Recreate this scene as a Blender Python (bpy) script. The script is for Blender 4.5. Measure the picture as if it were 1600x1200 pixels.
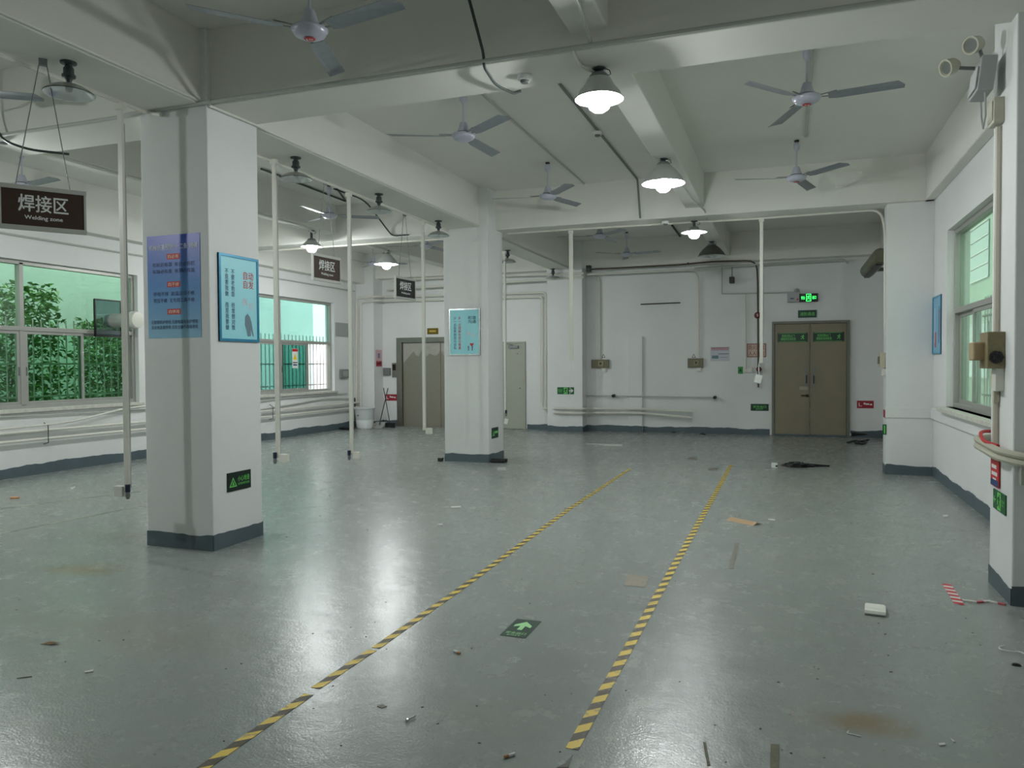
import bpy, math, random
from mathutils import Vector, Matrix, Euler
import numpy as np
random.seed(7)
for _o in list(bpy.data.objects): bpy.data.objects.remove(_o)
SC = bpy.context.scene
COL = SC.collection
PI = math.pi

# ------------------------------------------------------------------ camera, world, exposure
EYE = 1.5
_vy = (1230., 567.); _vx = (-2520., 590.)
F = math.sqrt(-((_vx[0]-800)*(_vy[0]-800) + (_vx[1]-600)*(_vy[1]-600)))
_Y = np.array([_vy[0]-800, _vy[1]-600, F]); _Y /= np.linalg.norm(_Y)
_X = -np.array([_vx[0]-800, _vx[1]-600, F]); _X -= _Y*(_X @ _Y); _X /= np.linalg.norm(_X)
RW = np.array([_X, _Y, np.cross(_X, _Y)])
def at(x, y, X=None, Y=None, Z=None):
    """the point of the room's plane X=, Y= or Z= that is seen at photo position x, y"""
    d = RW @ np.array([x-800, y-600, F])
    t = (Z-EYE)/d[2] if Z is not None else (Y/d[1] if Y is not None else X/d[0])
    return Vector((float(d[0]*t), float(d[1]*t), float(EYE+d[2]*t)))
cam = bpy.data.objects.new('camera', bpy.data.cameras.new('camera'))
COL.objects.link(cam); SC.camera = cam
r_, u_, f_ = RW @ [1, 0, 0], RW @ [0, -1, 0], RW @ [0, 0, 1]
cam.matrix_world = Matrix(((r_[0], u_[0], -f_[0], 0), (r_[1], u_[1], -f_[1], 0), (r_[2], u_[2], -f_[2], EYE), (0, 0, 0, 1)))
cam.data.sensor_width = 36; cam.data.lens = F*36/1600; cam.data.clip_start = .05; cam.data.clip_end = 200

wd = bpy.data.worlds.new('sky'); SC.world = wd; wd.use_nodes = True
bg = wd.node_tree.nodes['Background']; bg.inputs[0].default_value = (.94, .97, 1, 1); bg.inputs[1].default_value = 1.35
SC.view_settings.view_transform = 'Standard'; SC.view_settings.look = 'None'
SC.view_settings.exposure = 1.82; SC.view_settings.gamma = 1; SC.view_settings.use_curve_mapping = False
BULB = 125.0

# ------------------------------------------------------------------ materials
def lin(c): return tuple(((v/255)/12.92 if v/255 <= .04045 else ((v/255+.055)/1.055)**2.4) for v in c)
MATS = {}
def mat(name, rgb, rough=.6, metal=0., noise=0., scale=8., bump=0., bscale=60., spec=.5, rgb2=None, emit=None):
    if name in MATS: return MATS[name]
    m = bpy.data.materials.new(name); m.use_nodes = True; MATS[name] = m
    nt = m.node_tree; b = nt.nodes['Principled BSDF']
    c = rgb if max(rgb) <= 1 else lin(rgb)
    b.inputs['Base Color'].default_value = (*c, 1); b.inputs['Roughness'].default_value = rough
    b.inputs['Metallic'].default_value = metal; b.inputs['Specular IOR Level'].default_value = spec
    if emit: b.inputs['Emission Color'].default_value = (*emit[0], 1); b.inputs['Emission Strength'].default_value = emit[1]
    if noise or rgb2 or bump:
        g = nt.nodes.new('ShaderNodeNewGeometry')
    if noise or rgb2:
        n = nt.nodes.new('ShaderNodeTexNoise'); n.inputs['Scale'].default_value = scale; n.inputs['Detail'].default_value = 6
        n.inputs['Roughness'].default_value = .62
        nt.links.new(g.outputs['Position'], n.inputs['Vector'])
        mx = nt.nodes.new('ShaderNodeMix'); mx.data_type = 'RGBA'
        c2 = (lin(rgb2) if max(rgb2) > 1 else rgb2) if rgb2 else tuple(v*(1-noise) for v in c)
        mr = nt.nodes.new('ShaderNodeMapRange'); mr.inputs[1].default_value = .4; mr.inputs[2].default_value = .75
        nt.links.new(n.outputs['Fac'], mr.inputs[0]); nt.links.new(mr.outputs[0], mx.inputs[0])
        mx.inputs[6].default_value = (*c, 1); mx.inputs[7].default_value = (*c2, 1)
        nt.links.new(mx.outputs[2], b.inputs['Base Color'])
    if bump:
        n2 = nt.nodes.new('ShaderNodeTexNoise'); n2.inputs['Scale'].default_value = bscale; n2.inputs['Detail'].default_value = 3
        nt.links.new(g.outputs['Position'], n2.inputs['Vector'])
        bp = nt.nodes.new('ShaderNodeBump'); bp.inputs['Strength'].default_value = bump; bp.inputs['Distance'].default_value = .01
        nt.links.new(n2.outputs['Fac'], bp.inputs['Height']); nt.links.new(bp.outputs[0], b.inputs['Normal'])
    return m

WALL = mat('white_wall_paint', (230, 231, 230), .75, noise=.05, scale=1.3, bump=.12, bscale=14)
CEIL = mat('white_ceiling_paint', (231, 230, 224), .85, noise=.05, scale=.8)
BEAM = mat('beam_paint', (229, 228, 221), .8, noise=.05, scale=1.1, bump=.1, bscale=9)
SKIRT = mat('dark_grey_skirting_paint', (86, 100, 107), .5, noise=.18, scale=5)
PIPE = mat('white_pipe_plastic', (222, 220, 210), .4)
PIPEG = mat('grey_white_conduit', (186, 188, 182), .5)
DARKC = mat('dark_cable', (48, 58, 54), .5)
ALU = mat('window_aluminium', (168, 168, 162), .4, metal=.25)
FAN = mat('fan_enamel', (190, 192, 206), .3, metal=.1)
FANB = mat('fan_blade_metal', (150, 156, 162), .38, metal=.35, noise=.15, scale=20)
DISH = mat('lamp_dish_metal', (190, 192, 188), .32, metal=.5)
BELL = mat('lamp_bell_metal', (196, 198, 196), .4, metal=.3)
BELLD = mat('lamp_bell_dark', (92, 92, 86), .55, metal=.3)
MOUNT = mat('lamp_mount_dark', (52, 62, 62), .45)
BLACK = mat('black_plastic', (22, 23, 25), .45)
DGREEN = mat('sign_dark_green', (6, 52, 34), .4)
LGREEN = mat('sign_light_green', (120, 220, 110), .5)
MINT = mat('sign_mint', (170, 226, 160), .5)
WHITE = mat('print_white', (232, 234, 232), .5)
BROWN = mat('sign_brown', (62, 42, 30), .45)
REDP = mat('print_red', (196, 44, 46), .5)
REDS = mat('sign_red', (160, 30, 48), .5)
NAVY = mat('print_navy', (28, 60, 110), .5)
CYAN = mat('poster_cyan', (160, 228, 238), .4)
CYANF = mat('poster_frame_blue', (52, 140, 176), .3, metal=.2)
SILV = mat('bright_aluminium', (200, 206, 208), .25, metal=.7)
OLIVE = mat('olive_plastic', (122, 116, 92), .5, noise=.12, scale=20)
GREYM = mat('grey_metal', (128, 130, 130), .45, metal=.3)
DOORM = mat('taupe_door_paint', (139, 130, 108), .5, noise=.08, scale=4)
DOOR2 = mat('grey_green_door_paint', (168, 170, 156), .5, noise=.04, scale=3)
STEEL = mat('brushed_stainless', (150, 146, 138), .32, metal=.85, noise=.12, scale=3)
STEELD = mat('dark_stainless', (150, 144, 132), .38, metal=.45)
GOLD = mat('gold_plate', (120, 98, 30), .35, metal=.4)
YEL = mat('print_yellow', (238, 214, 40), .5)
CARD = mat('cardboard', (176, 148, 112), .8)
LEAF = mat('leaf_green', (70, 118, 50), .5, rgb2=(120, 160, 80), scale=4)
STEM = mat('stem_brown', (80, 64, 48), .8)
BARS = mat('window_bar_paint', (196, 186, 186), .5)
REDPIPE = mat('dark_red_pipe', (86, 76, 70), .5)

def glass(name, tint, gl=.10):
    m = bpy.data.materials.new(name); m.use_nodes = True; nt = m.node_tree; nt.nodes.clear()
    o = nt.nodes.new('ShaderNodeOutputMaterial'); mx = nt.nodes.new('ShaderNodeMixShader')
    t = nt.nodes.new('ShaderNodeBsdfTransparent'); t.inputs[0].default_value = (*tint, 1)
    g = nt.nodes.new('ShaderNodeBsdfGlossy'); g.inputs['Roughness'].default_value = .03; g.inputs[0].default_value = (.9, .95, .92, 1)
    fr = nt.nodes.new('ShaderNodeLayerWeight')
    pw = nt.nodes.new('ShaderNodeMath'); pw.operation = 'POWER'; pw.inputs[1].default_value = 4.5; nt.links.new(fr.outputs['Facing'], pw.inputs[0])
    ad = nt.nodes.new('ShaderNodeMath'); ad.operation = 'MULTIPLY_ADD'; ad.inputs[1].default_value = .8; ad.inputs[2].default_value = gl; ad.use_clamp = True
    nt.links.new(pw.outputs[0], ad.inputs[0]); nt.links.new(ad.outputs[0], mx.inputs[0])
    nt.links.new(t.outputs[0], mx.inputs[1]); nt.links.new(g.outputs[0], mx.inputs[2]); nt.links.new(mx.outputs[0], o.inputs[0])
    return m
GLASS = glass('green_tinted_glass', (.53, .77, .60), .04); GLASST = glass('teal_tinted_glass', (.50, .72, .68), .04); GLASSU = glass('pale_teal_glass', (.64, .82, .78), .04); GLASSB = glass('pale_green_glass', (.68, .83, .72), .05)

def bulbmat(k=1.):
    m = bpy.data.materials.new('glowing_lamp_tube'); m.use_nodes = True; nt = m.node_tree; nt.nodes.clear()
    o = nt.nodes.new('ShaderNodeOutputMaterial'); e = nt.nodes.new('ShaderNodeEmission')
    e.inputs[0].default_value = (.95, .99, .985, 1); e.inputs[1].default_value = BULB*k
    nt.links.new(e.outputs[0], o.inputs[0]); return m
BULBM = bulbmat(); BULBW = bulbmat(.3)
BULBOFF = mat('unlit_tube', (205, 208, 205), .3)
GLOW = mat('lit_green_sign', (20, 160, 60), .4, emit=((.05, 1, .16), .55))
REFL = mat('lamp_inner_reflector', (226, 228, 228), .25, metal=.6)

def floor_mat():
    m = bpy.data.materials.new('grey_green_epoxy_floor'); m.use_nodes = True; nt = m.node_tree; b = nt.nodes['Principled BSDF']; L = nt.links
    g = nt.nodes.new('ShaderNodeNewGeometry')
    def noise(scale, detail=5, rough=.6, sx=1, sy=1):
        mp = nt.nodes.new('ShaderNodeMapping'); mp.inputs['Scale'].default_value = (sx, sy, 1); L.new(g.outputs['Position'], mp.inputs[0])
        n = nt.nodes.new('ShaderNodeTexNoise'); n.inputs['Scale'].default_value = scale; n.inputs['Detail'].default_value = detail
        n.inputs['Roughness'].default_value = rough; L.new(mp.outputs[0], n.inputs['Vector']); return n.outputs['Fac']
    def ramp(fac, a, bb, lo=0., hi=1.):
        r = nt.nodes.new('ShaderNodeMapRange'); r.inputs[1].default_value = a; r.inputs[2].default_value = bb
        r.inputs[3].default_value = lo; r.inputs[4].default_value = hi; L.new(fac, r.inputs[0]); return r.outputs[0]
    def mixc(fac, a, c):
        mx = nt.nodes.new('ShaderNodeMix'); mx.data_type = 'RGBA'; L.new(fac, mx.inputs[0])
        if isinstance(a, tuple): mx.inputs[6].default_value = (*a, 1)
        else: L.new(a, mx.inputs[6])
        mx.inputs[7].default_value = (*c, 1); return mx.outputs[2]
    base = mixc(ramp(noise(.5), .35, .65), lin((140, 147, 143)), lin((147, 153, 149)))
    base = mixc(ramp(noise(3.5, 8, .7), .5, .8, 0, .45), base, lin((140, 144, 138)))
    base = mixc(ramp(noise(38, 2, .5), .70, .74, 0, .8), base, lin((98, 100, 94)))       # small dirt specks
    base = mixc(ramp(noise(9, 6, .7, 1, .25), .66, .76, 0, .16), base, lin((190, 193, 188)))   # pale scuffs
    # dirt stains with a place of their own
    for (sx, sy, rx, ry, col, k) in [(-4.9, 4.25, .55, .32, (136, 120, 88), .75), (-.27+.55, 3.45, .42, .22, (134, 118, 88), .8), (-3.6, 3.3, 1.4, .5, (142, 134, 112), .4),
                                     (-1.2, 3.0, .5, .3, (146, 146, 136), .4), (-5.6, 5.2, 1.0, .25, (128, 126, 110), .35)]:
        sub = nt.nodes.new('ShaderNodeVectorMath'); sub.operation = 'SUBTRACT'; sub.inputs[1].default_value = (sx, sy, 0); L.new(g.outputs['Position'], sub.inputs[0])
        dv = nt.nodes.new('ShaderNodeVectorMath'); dv.operation = 'DIVIDE'; dv.inputs[1].default_value = (rx, ry, 1); L.new(sub.outputs[0], dv.inputs[0])
        ln = nt.nodes.new('ShaderNodeVectorMath'); ln.operation = 'LENGTH'; L.new(dv.outputs[0], ln.inputs[0])
        a = nt.nodes.new('ShaderNodeMath'); a.operation = 'MULTIPLY_ADD'; a.inputs[1].default_value = 1.6; L.new(noise(4, 8, .75), a.inputs[0]); L.new(ln.outputs['Value'], a.inputs[2])
        base = mixc(ramp(a.outputs[0], .9, 1.5, k, 0), base, lin(col))
    L.new(base, b.inputs['Base Color'])
    L.new(ramp(noise(5, 8, .7, 1, 1), .3, .7, .20, .31), b.inputs['Roughness'])
    b.inputs['Specular IOR Level'].default_value = .46
    bp = nt.nodes.new('ShaderNodeBump'); bp.inputs['Strength'].default_value = .17; bp.inputs['Distance'].default_value = .012
    L.new(noise(11, 4, .6), bp.inputs['Height'])
    bp2 = nt.nodes.new('ShaderNodeBump'); bp2.inputs['Strength'].default_value = .10; bp2.inputs['Distance'].default_value = .01
    L.new(noise(90, 2, .5), bp2.inputs['Height']); L.new(bp.outputs[0], bp2.inputs['Normal']); L.new(bp2.outputs[0], b.inputs['Normal'])
    return m
FLOOR = floor_mat()

def stripes(name, c1, c2, period, ax=(1, 1), duty=.5, wear=.0):
    m = bpy.data.materials.new(name); m.use_nodes = True; nt = m.node_tree; b = nt.nodes['Principled BSDF']; L = nt.links
    g = nt.nodes.new('ShaderNodeTexCoord'); s = nt.nodes.new('ShaderNodeSeparateXYZ'); L.new(g.outputs['Object'], s.inputs[0])
    def M(op, a, bb):
        n = nt.nodes.new('ShaderNodeMath'); n.operation = op
        for i, v in enumerate((a, bb)):
            if isinstance(v, (int, float)): n.inputs[i].default_value = v
            else: L.new(v, n.inputs[i])
        return n.outputs[0]
    t = M('ADD', M('MULTIPLY', s.outputs[0], ax[0]), M('MULTIPLY', s.outputs[1], ax[1]))
    f = M('FRACT', M('DIVIDE', M('ADD', t, 100*period), period), 0)
    k = M('GREATER_THAN', f, duty)
    mx = nt.nodes.new('ShaderNodeMix'); mx.data_type = 'RGBA'; L.new(k, mx.inputs[0]); mx.inputs[6].default_value = (*lin(c1), 1); mx.inputs[7].default_value = (*lin(c2), 1)
    out = mx.outputs[2]
    if wear:
        n = nt.nodes.new('ShaderNodeTexNoise'); n.inputs['Scale'].default_value = 22; n.inputs['Detail'].default_value = 6; L.new(g.outputs['Object'], n.inputs['Vector'])
        r = nt.nodes.new('ShaderNodeMapRange'); r.inputs[1].default_value = .62-wear; r.inputs[2].default_value = .66; L.new(n.outputs['Fac'], r.inputs[0])
        r.inputs[4].default_value = .6
        m2 = nt.nodes.new('ShaderNodeMix'); m2.data_type = 'RGBA'; L.new(r.outputs[0], m2.inputs[0]); L.new(out, m2.inputs[6]); m2.inputs[7].default_value = (*lin((128, 126, 112)), 1)
        out = m2.outputs[2]
    L.new(out, b.inputs['Base Color']); b.inputs['Roughness'].default_value = .5
    return m
HAZ = stripes('yellow_black_hazard_tape', (230, 200, 82), (74, 66, 44), .145, (-1, 1), .5, .06)
RWT = stripes('red_white_barrier_tape', (226, 224, 218), (196, 48, 62), .075, (1, .35), .5)

# ------------------------------------------------------------------ mesh helpers
class MB:
    def __init__(s): s.v = []; s.f = []
    def add(s, vs, fs):
        k = len(s.v); s.v += [tuple(v) for v in vs]; s.f += [tuple(i+k for i in f) for f in fs]; return s
    def box(s, c, d, R=None):
        c = Vector(c); h = Vector(d)/2; vs = []
        for z in (-1, 1):
            for y in (-1, 1):
                for x in (-1, 1):
                    p = Vector((x*h.x, y*h.y, z*h.z))
                    if R: p = R @ p
                    vs.append(c+p)
        return s.add(vs, [(0, 2, 3, 1), (4, 5, 7, 6), (0, 1, 5, 4), (2, 6, 7, 3), (0, 4, 6, 2), (1, 3, 7, 5)])
    def b2(s, a, b): return s.box([(a[i]+b[i])/2 for i in range(3)], [abs(b[i]-a[i]) for i in range(3)])
    def tube(s, pts, r, n=8, cap=True):
        pts = [Vector(p) for p in pts]; rings = []
        up = None
        for i, p in enumerate(pts):
            if i == 0: t = pts[1]-p
            elif i == len(pts)-1: t = p-pts[i-1]
            else: t = (pts[i+1]-p).normalized()+(p-pts[i-1]).normalized()
            t = t.normalized() if t.length > 1e-9 else Vector((0, 0, 1))
            if up is None: up = Vector((0, 0, 1)) if abs(t.z) < .9 else Vector((1, 0, 0))
            a = up-t*up.dot(t)
            if a.length < 1e-3: a = t.orthogonal()
            a.normalize(); b = t.cross(a); up = a
            rr = r[i] if isinstance(r, (list, tuple)) else r
            rings.append([p+(a*math.cos(2*PI*j/n)+b*math.sin(2*PI*j/n))*rr for j in range(n)])
        vs = [q for rg in rings for q in rg]; fs = []
        for i in range(len(rings)-1):
            for j in range(n):
                fs.append((i*n+j, i*n+(j+1) % n, (i+1)*n+(j+1) % n, (i+1)*n+j))
        if cap: fs += [tuple(range(n))[::-1], tuple((len(rings)-1)*n+j for j in range(n))]
        return s.add(vs, fs)
    def lathe(s, prof, n=24, c=(0, 0, 0), M=None):
        vs = []; fs = []
        for (r, z) in prof:
            for j in range(n):
                a = 2*PI*j/n; p = Vector((r*math.cos(a), r*math.sin(a), z))
                if M: p = M @ p
                vs.append(Vector(c)+p)
        for i in range(len(prof)-1):
            for j in range(n): fs.append((i*n+j, i*n+(j+1) % n, (i+1)*n+(j+1) % n, (i+1)*n+j))
        return s.add(vs, fs)
    def cyl(s, c, r, h, n=16, M=None):
        s.lathe([(1e-4, -h/2), (r, -h/2), (r, h/2), (1e-4, h/2)], n, c, M); return s
    def poly(s, pts, d):
        """extruded polygon: pts a loop, d the extrusion vector"""
        pts = [Vector(p) for p in pts]; d = Vector(d); n = len(pts)
        return s.add(pts+[p+d for p in pts], [tuple(range(n))[::-1], tuple(range(n, 2*n))]+[(i, (i+1) % n, (i+1) % n+n, i+n) for i in range(n)])
    def build(s, name, m, parent=None, smooth=False, origin=None, bev=0):
        me = bpy.data.meshes.new(name)
        o_ = Vector(origin) if origin is not None else Vector((0, 0, 0))
        me.from_pydata([tuple(Vector(v)-o_) for v in s.v], [], s.f); me.materials.append(m)
        import bmesh
        bm = bmesh.new(); bm.from_mesh(me); bmesh.ops.recalc_face_normals(bm, faces=bm.faces); bm.to_mesh(me); bm.free()
        if smooth:
            me.polygons.foreach_set('use_smooth', [True]*len(me.polygons))
            try: me.set_sharp_from_angle(angle=math.radians(38))
            except Exception: pass
        o = bpy.data.objects.new(name, me); COL.objects.link(o); o.location = o_
        if parent: o.parent = parent
        if bev:
            mo = o.modifiers.new('bevel', 'BEVEL'); mo.width = bev; mo.segments = 2; mo.limit_method = 'ANGLE'
        return o
def tag(o, label=None, cat=None, group=None, kind=None):
    if label: o['label'] = label
    if cat: o['category'] = cat
    if group: o['group'] = group
    if kind: o['kind'] = kind
    return o
def struct(o, label=None):
    o['kind'] = 'structure'
    if label: o['label'] = label; 
    return o
def thing(name, label, cat, loc, rz=0., group=None):
    o = bpy.data.objects.new(name, None); COL.objects.link(o); o.empty_display_size = .1
    o.location = loc; o.rotation_euler = (0, 0, rz); return tag(o, label, cat, group)
def kids(o): return [c for c in bpy.data.objects if c.parent == o]
def dup(root, loc, rz, label, group=None, skip=()):
    r = root.copy(); COL.objects.link(r); r.location = loc; r.rotation_euler = (0, 0, rz); r['label'] = label
    if group: r['group'] = group
    def rec(src, dst):
        for ch in kids(src):
            if ch.name.split('.')[0] in skip: continue
            c = ch.copy(); COL.objects.link(c); c.parent = dst; rec(ch, c)
    rec(root, r); return r
_dg = None
def textmesh(body, w, h, m, parent, name='lettering', loc=(0, 0, 0), bold=.006, keep=False):
    cu = bpy.data.curves.new('t', 'FONT'); cu.body = body; cu.resolution_u = 2; cu.space_line = 1.0
    if '\n' in body: cu.align_x = 'CENTER'
    t = bpy.data.objects.new('t', cu); COL.objects.link(t)
    bpy.context.view_layer.update()
    me = bpy.data.meshes.new_from_object(t.evaluated_get(bpy.context.evaluated_depsgraph_get()))
    bpy.data.objects.remove(t); bpy.data.curves.remove(cu)
    xs = [v.co.x for v in me.vertices]; ys = [v.co.y for v in me.vertices]
    if not xs: return None
    x0, x1, y0, y1 = min(xs), max(xs), min(ys), max(ys)
    sx = w/(x1-x0); sy = h/(y1-y0)
    if keep: sx = sy = min(sx, sy)
    for v in me.vertices: v.co = ((v.co.x-(x0+x1)/2)*sx, 0, (v.co.y-(y0+y1)/2)*sy)
    vs = [v.co.copy() for v in me.vertices]; fs = [tuple(p.vertices) for p in me.polygons]; bpy.data.meshes.remove(me)
    mb = MB(); k = bold*1.3
    for i, (dx, dz) in enumerate(((-k, 0), (k, 0), (0, k*.6), (0, -k*.6))): mb.add([(v.x+dx*sx, -i*.00012, v.z+dz*sy) for v in vs], fs)
    me = bpy.data.meshes.new(name); me.from_pydata(mb.v, [], mb.f); me.materials.append(m)
    o = bpy.data.objects.new(name, me); COL.objects.link(o); o.parent = parent; o.location = loc
    return o
ROT = {'-Y': 0., '+X': PI/2, '-X': -PI/2, '+Y': PI}
def rect(face, val, x0, y0, x1, y1):
    """rectangle on a wall face from its top-left and bottom-right corners in the photo -> centre, width, height, rotation"""
    k = {'Y': val} if face[1] == 'Y' else {'X': val}
    p, q = at(x0, y0, **k), at(x1, y1, **k)
    return (p+q)/2, math.hypot(q.x-p.x, q.y-p.y), abs(p.z-q.z), ROT[face]
def sign(name, label, cat, R, board, texts=(), bars=(), thick=.008, frame=None, fw=.015, group=None):
    c, w, h, rz = R
    t = thing(name, label, cat, c, rz, group)
    MB().box((0, -thick/2, 0), (w, thick, h)).build('board', board, t)
    y = -thick-.0012
    for (s, cx, cy, tw, th, m) in texts:
        textmesh(s, tw*w, th*h, m, t, loc=((cx-.5)*w, y, (.5-cy)*h))
    for (cx, cy, bw, bh, m, nm) in bars:
        MB().box(((cx-.5)*w, -thick-.0006, (.5-cy)*h), (bw*w, .0008, bh*h)).build(nm, m, t)
    if frame:
        f = MB()
        for sx in (-1, 1): f.box((sx*(w/2-fw/2), -thick/2-.003, 0), (fw, thick+.008, h))
        for sz in (-1, 1): f.box((0, -thick/2-.003, sz*(h/2-fw/2)), (w-2*fw, thick+.008, fw))
        f.build('sign_frame', frame, t)
    return t
def skirting(name, pts, hgt=.13, seed=0, parent=None, off=.006):
    """painted skirting with an uneven hand-painted top edge, along a floor polyline, room side on the left of travel"""
    rnd = random.Random(seed); mb = MB(); ph = rnd.random()*9
    for a, b in zip(pts[:-1], pts[1:]):
        a = Vector((*a, 0)); b = Vector((*b, 0)); d = b-a; n = max(2, int(d.length/.06)); nn = Vector((-d.y, d.x, 0)).normalized()*off
        vs = []; fs = []
        h = hgt
        for i in range(n+1):
            p = a+d*i/n; s_ = d.length*i/n+ph
            h = hgt+.010*math.sin(s_*3.1)+.006*math.sin(s_*9.7)+rnd.uniform(-.006, .006)
            vs += [p+nn, p+nn+Vector((0, 0, h)), p+Vector((0, 0, h)), p]
        for i in range(n):
            k = 4*i
            fs += [(k, k+4, k+5, k+1), (k+1, k+5, k+6, k+2), (k+2, k+6, k+7, k+3)]
        fs += [(0, 1, 2, 3), (4*n, 4*n+3, 4*n+2, 4*n+1)]
        mb.add(vs, fs)
    o = mb.build(name, SKIRT, parent)
    if not parent: struct(o)
    return o
def wallmesh(name, face, val, u0, u1, z1, holes, thick, m):
    """wall with rectangular openings; u runs along the wall; room side plane at val"""
    mb = MB()
    sgn = {'+X': -1, '-X': 1, '-Y': 1, '+Y': -1}[face]
    def blk(a, b, za, zb):
        if b-a < 1e-4 or zb-za < 1e-4: return
        if face[1] == 'X': mb.b2((val, a, za), (val+sgn*thick, b, zb))
        else: mb.b2((a, val, za), (b, val+sgn*thick, zb))
    cur = u0
    for (a, b, za, zb) in sorted(holes):
        blk(cur, a, 0, z1); blk(a, b, 0, za); blk(a, b, zb, z1); cur = b
    blk(cur, u1, 0, z1)
    return struct(mb.build(name, m))
def arc(p0, p1, p2, n=5):
    p0, p1, p2 = Vector(p0), Vector(p1), Vector(p2)
    return [p0*(1-t)**2+p1*2*t*(1-t)+p2*t*t for t in [i/n for i in range(n+1)]]
def bend(pts, r=.08):
    """polyline with its corners rounded"""
    pts = [Vector(p) for p in pts]; out = [pts[0]]
    for i in range(1, len(pts)-1):
        a = (pts[i-1]-pts[i]); b = (pts[i+1]-pts[i]); k = min(r, a.length*.45, b.length*.45)
        out += arc(pts[i]+a.normalized()*k, pts[i], pts[i]+b.normalized()*k, 4)
    return out+[pts[-1]]
def pipe(name, label, cat, pts, r=.013, m=None, rb=.08, n=8, clips=None, group=None):
    m = m or PIPE
    pts = [Vector(p) for p in pts]
    if clips:
        t = thing(name, label, cat, pts[0], 0, group)
        loc = [p-pts[0] for p in pts]
        MB().tube(bend(loc, rb), r, n).build('tube', m, t, smooth=True)
        for p in clips:
            q = Vector(p)-pts[0]; MB().box(q, (.03+2*r, .03+2*r, .018) if False else (2*r+.014,)*3).build('clip', m, t)
        return t
    o = MB().tube(bend(pts, rb), r, n).build(name, m, smooth=True, origin=pts[0])
    return tag(o, label, cat, group)

# ------------------------------------------------------------------ room shell
XL, XR, YB, Y0, ZC = -9.9, 1.8, 16.75, -3.2, 4.2
struct(MB().b2((XL-.3, Y0-.3, -.2), (XR+.3, YB+.3, 0)).build('floor', FLOOR))
struct(MB().b2((XL-.3, Y0-.3, ZC), (XR+.3, YB+.3, ZC+.2)).build('ceiling', CEIL))
W1 = (5.75, 9.63, .93, 2.98); W2 = (11.5, 15.33, .92, 2.95); W3 = (6.55, 10.42, .96, 3.07)
W0 = (-.1, 3.8, .93, 2.98)
wallmesh('wall_left', '+X', XL, Y0-.3, YB+.3, ZC, [W0, W1, W2], .24, WALL)
wallmesh('wall_right', '-X', XR, Y0-.3, YB+.3, ZC, [W3], .24, WALL)
DD = (-.25, 1.125, 0, 2.30)
wallmesh('wall_back', '-Y', YB, XL, XR, ZC, [], .24, WALL)
wallmesh('wall_front', '+Y', Y0, XL, XR, ZC, [], .24, WALL)

P1 = (-5.06, -4.375, 4.98, 5.6); P2 = (-5.03, -4.29, 10.86, 11.5); P3 = (1.30, XR+.01, 5.42, 5.97)
def pillar(P, label, seed, sk=True):
    o = MB().b2((P[0], P[2], 0), (P[1], P[3], ZC)).build('pillar', WALL, origin=((P[0]+P[1])/2, (P[2]+P[3])/2, 0), bev=.008)
    struct(o, label)
    c = o.location
    loop = [(P[0], P[2]), (P[0], P[3]), (P[1], P[3]), (P[1], P[2]), (P[0], P[2])]
    if P is P3: loop = [(P[0], P[2]), (P[0], P[3])] ; loop = [(XR, P[3]), (P[0], P[3]), (P[0], P[2]), (XR, P[2])]; loop = loop[::-1]
    loop = [(x-c.x, y-c.y) for x, y in loop]
    skirting('painted_skirting', loop, .115, seed, o)
    return o
p1 = pillar(P1, 'white square pillar with blue and cyan posters, nearest in the hall', 3)
p2 = pillar(P2, 'white square pillar with a single cyan poster, farther down the hall', 4)
p3 = pillar(P3, 'white wall pillar at the right edge with emergency light', 5)
struct(MB().b2((1.245, 11.3, 0), (XR+.01, 11.62, ZC)).build('pillar', WALL, bev=.006, origin=(1.5, 11.4, 0)), 'white wall pillar beside the right window and the dark doorway bay')
struct(MB().b2((XL-.01, 16.31, 0), (-9.42, YB+.01, ZC)).build('pillar', WALL, bev=.006, origin=(-9.6, 16.5, 0)), 'white corner pillar left of the lift')
struct(MB().b2((-5.05, 16.36, 0), (-4.24, YB+.01, ZC)).build('pillar', WALL, bev=.006, origin=(-4.6, 16.5, 0)), 'white wall pillar on the back wall with a green arrow sign')
for (ya, yb) in ((4.98, 5.6), (10.86, 11.5)):
    struct(MB().b2((XL-.01, ya, 0), (-9.72, yb, ZC)).build('pillar', WALL, origin=(-9.8, ya, 0)), 'shallow white wall pillar on the window wall')
# beams
def beam(a, b, label):
    return struct(MB().b2(a, b).build('ceiling_beam', BEAM, bev=.012, origin=[(a[i]+b[i])/2 for i in range(3)]), label)
beam((XL, 5.03, 3.6), (XR, 5.57, ZC+.01), 'deep white cross beam over the nearest pillar')
beam((XL, 11.2, 3.6), (XR, 11.62, ZC+.01), 'deep white cross beam over the second pillar')
beam((XL, -1.1, 3.6), (XR, -.6, ZC+.01), 'white cross beam behind the viewer')
beam((-4.97, Y0, 3.6), (-4.43, YB, ZC+.01), 'deep white beam running down the hall over both pillars')
for x in (-1.25, -7.3):
    beam((x-.13, Y0, 3.72), (x+.13, YB, ZC+.01), 'shallow white beam running down the hall with lamps below, %s bay' % ('right' if x > -4 else 'left'))
beam((XL, Y0, 3.48), (-9.66, YB, ZC+.01), 'white edge beam above the left windows')
beam((1.68, Y0, 3.6), (XR, YB, ZC+.01), 'white edge beam above the right window')
beam((XL, 16.42, 3.6), (XR, YB, ZC+.01), 'white edge beam above the back wall')
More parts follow.
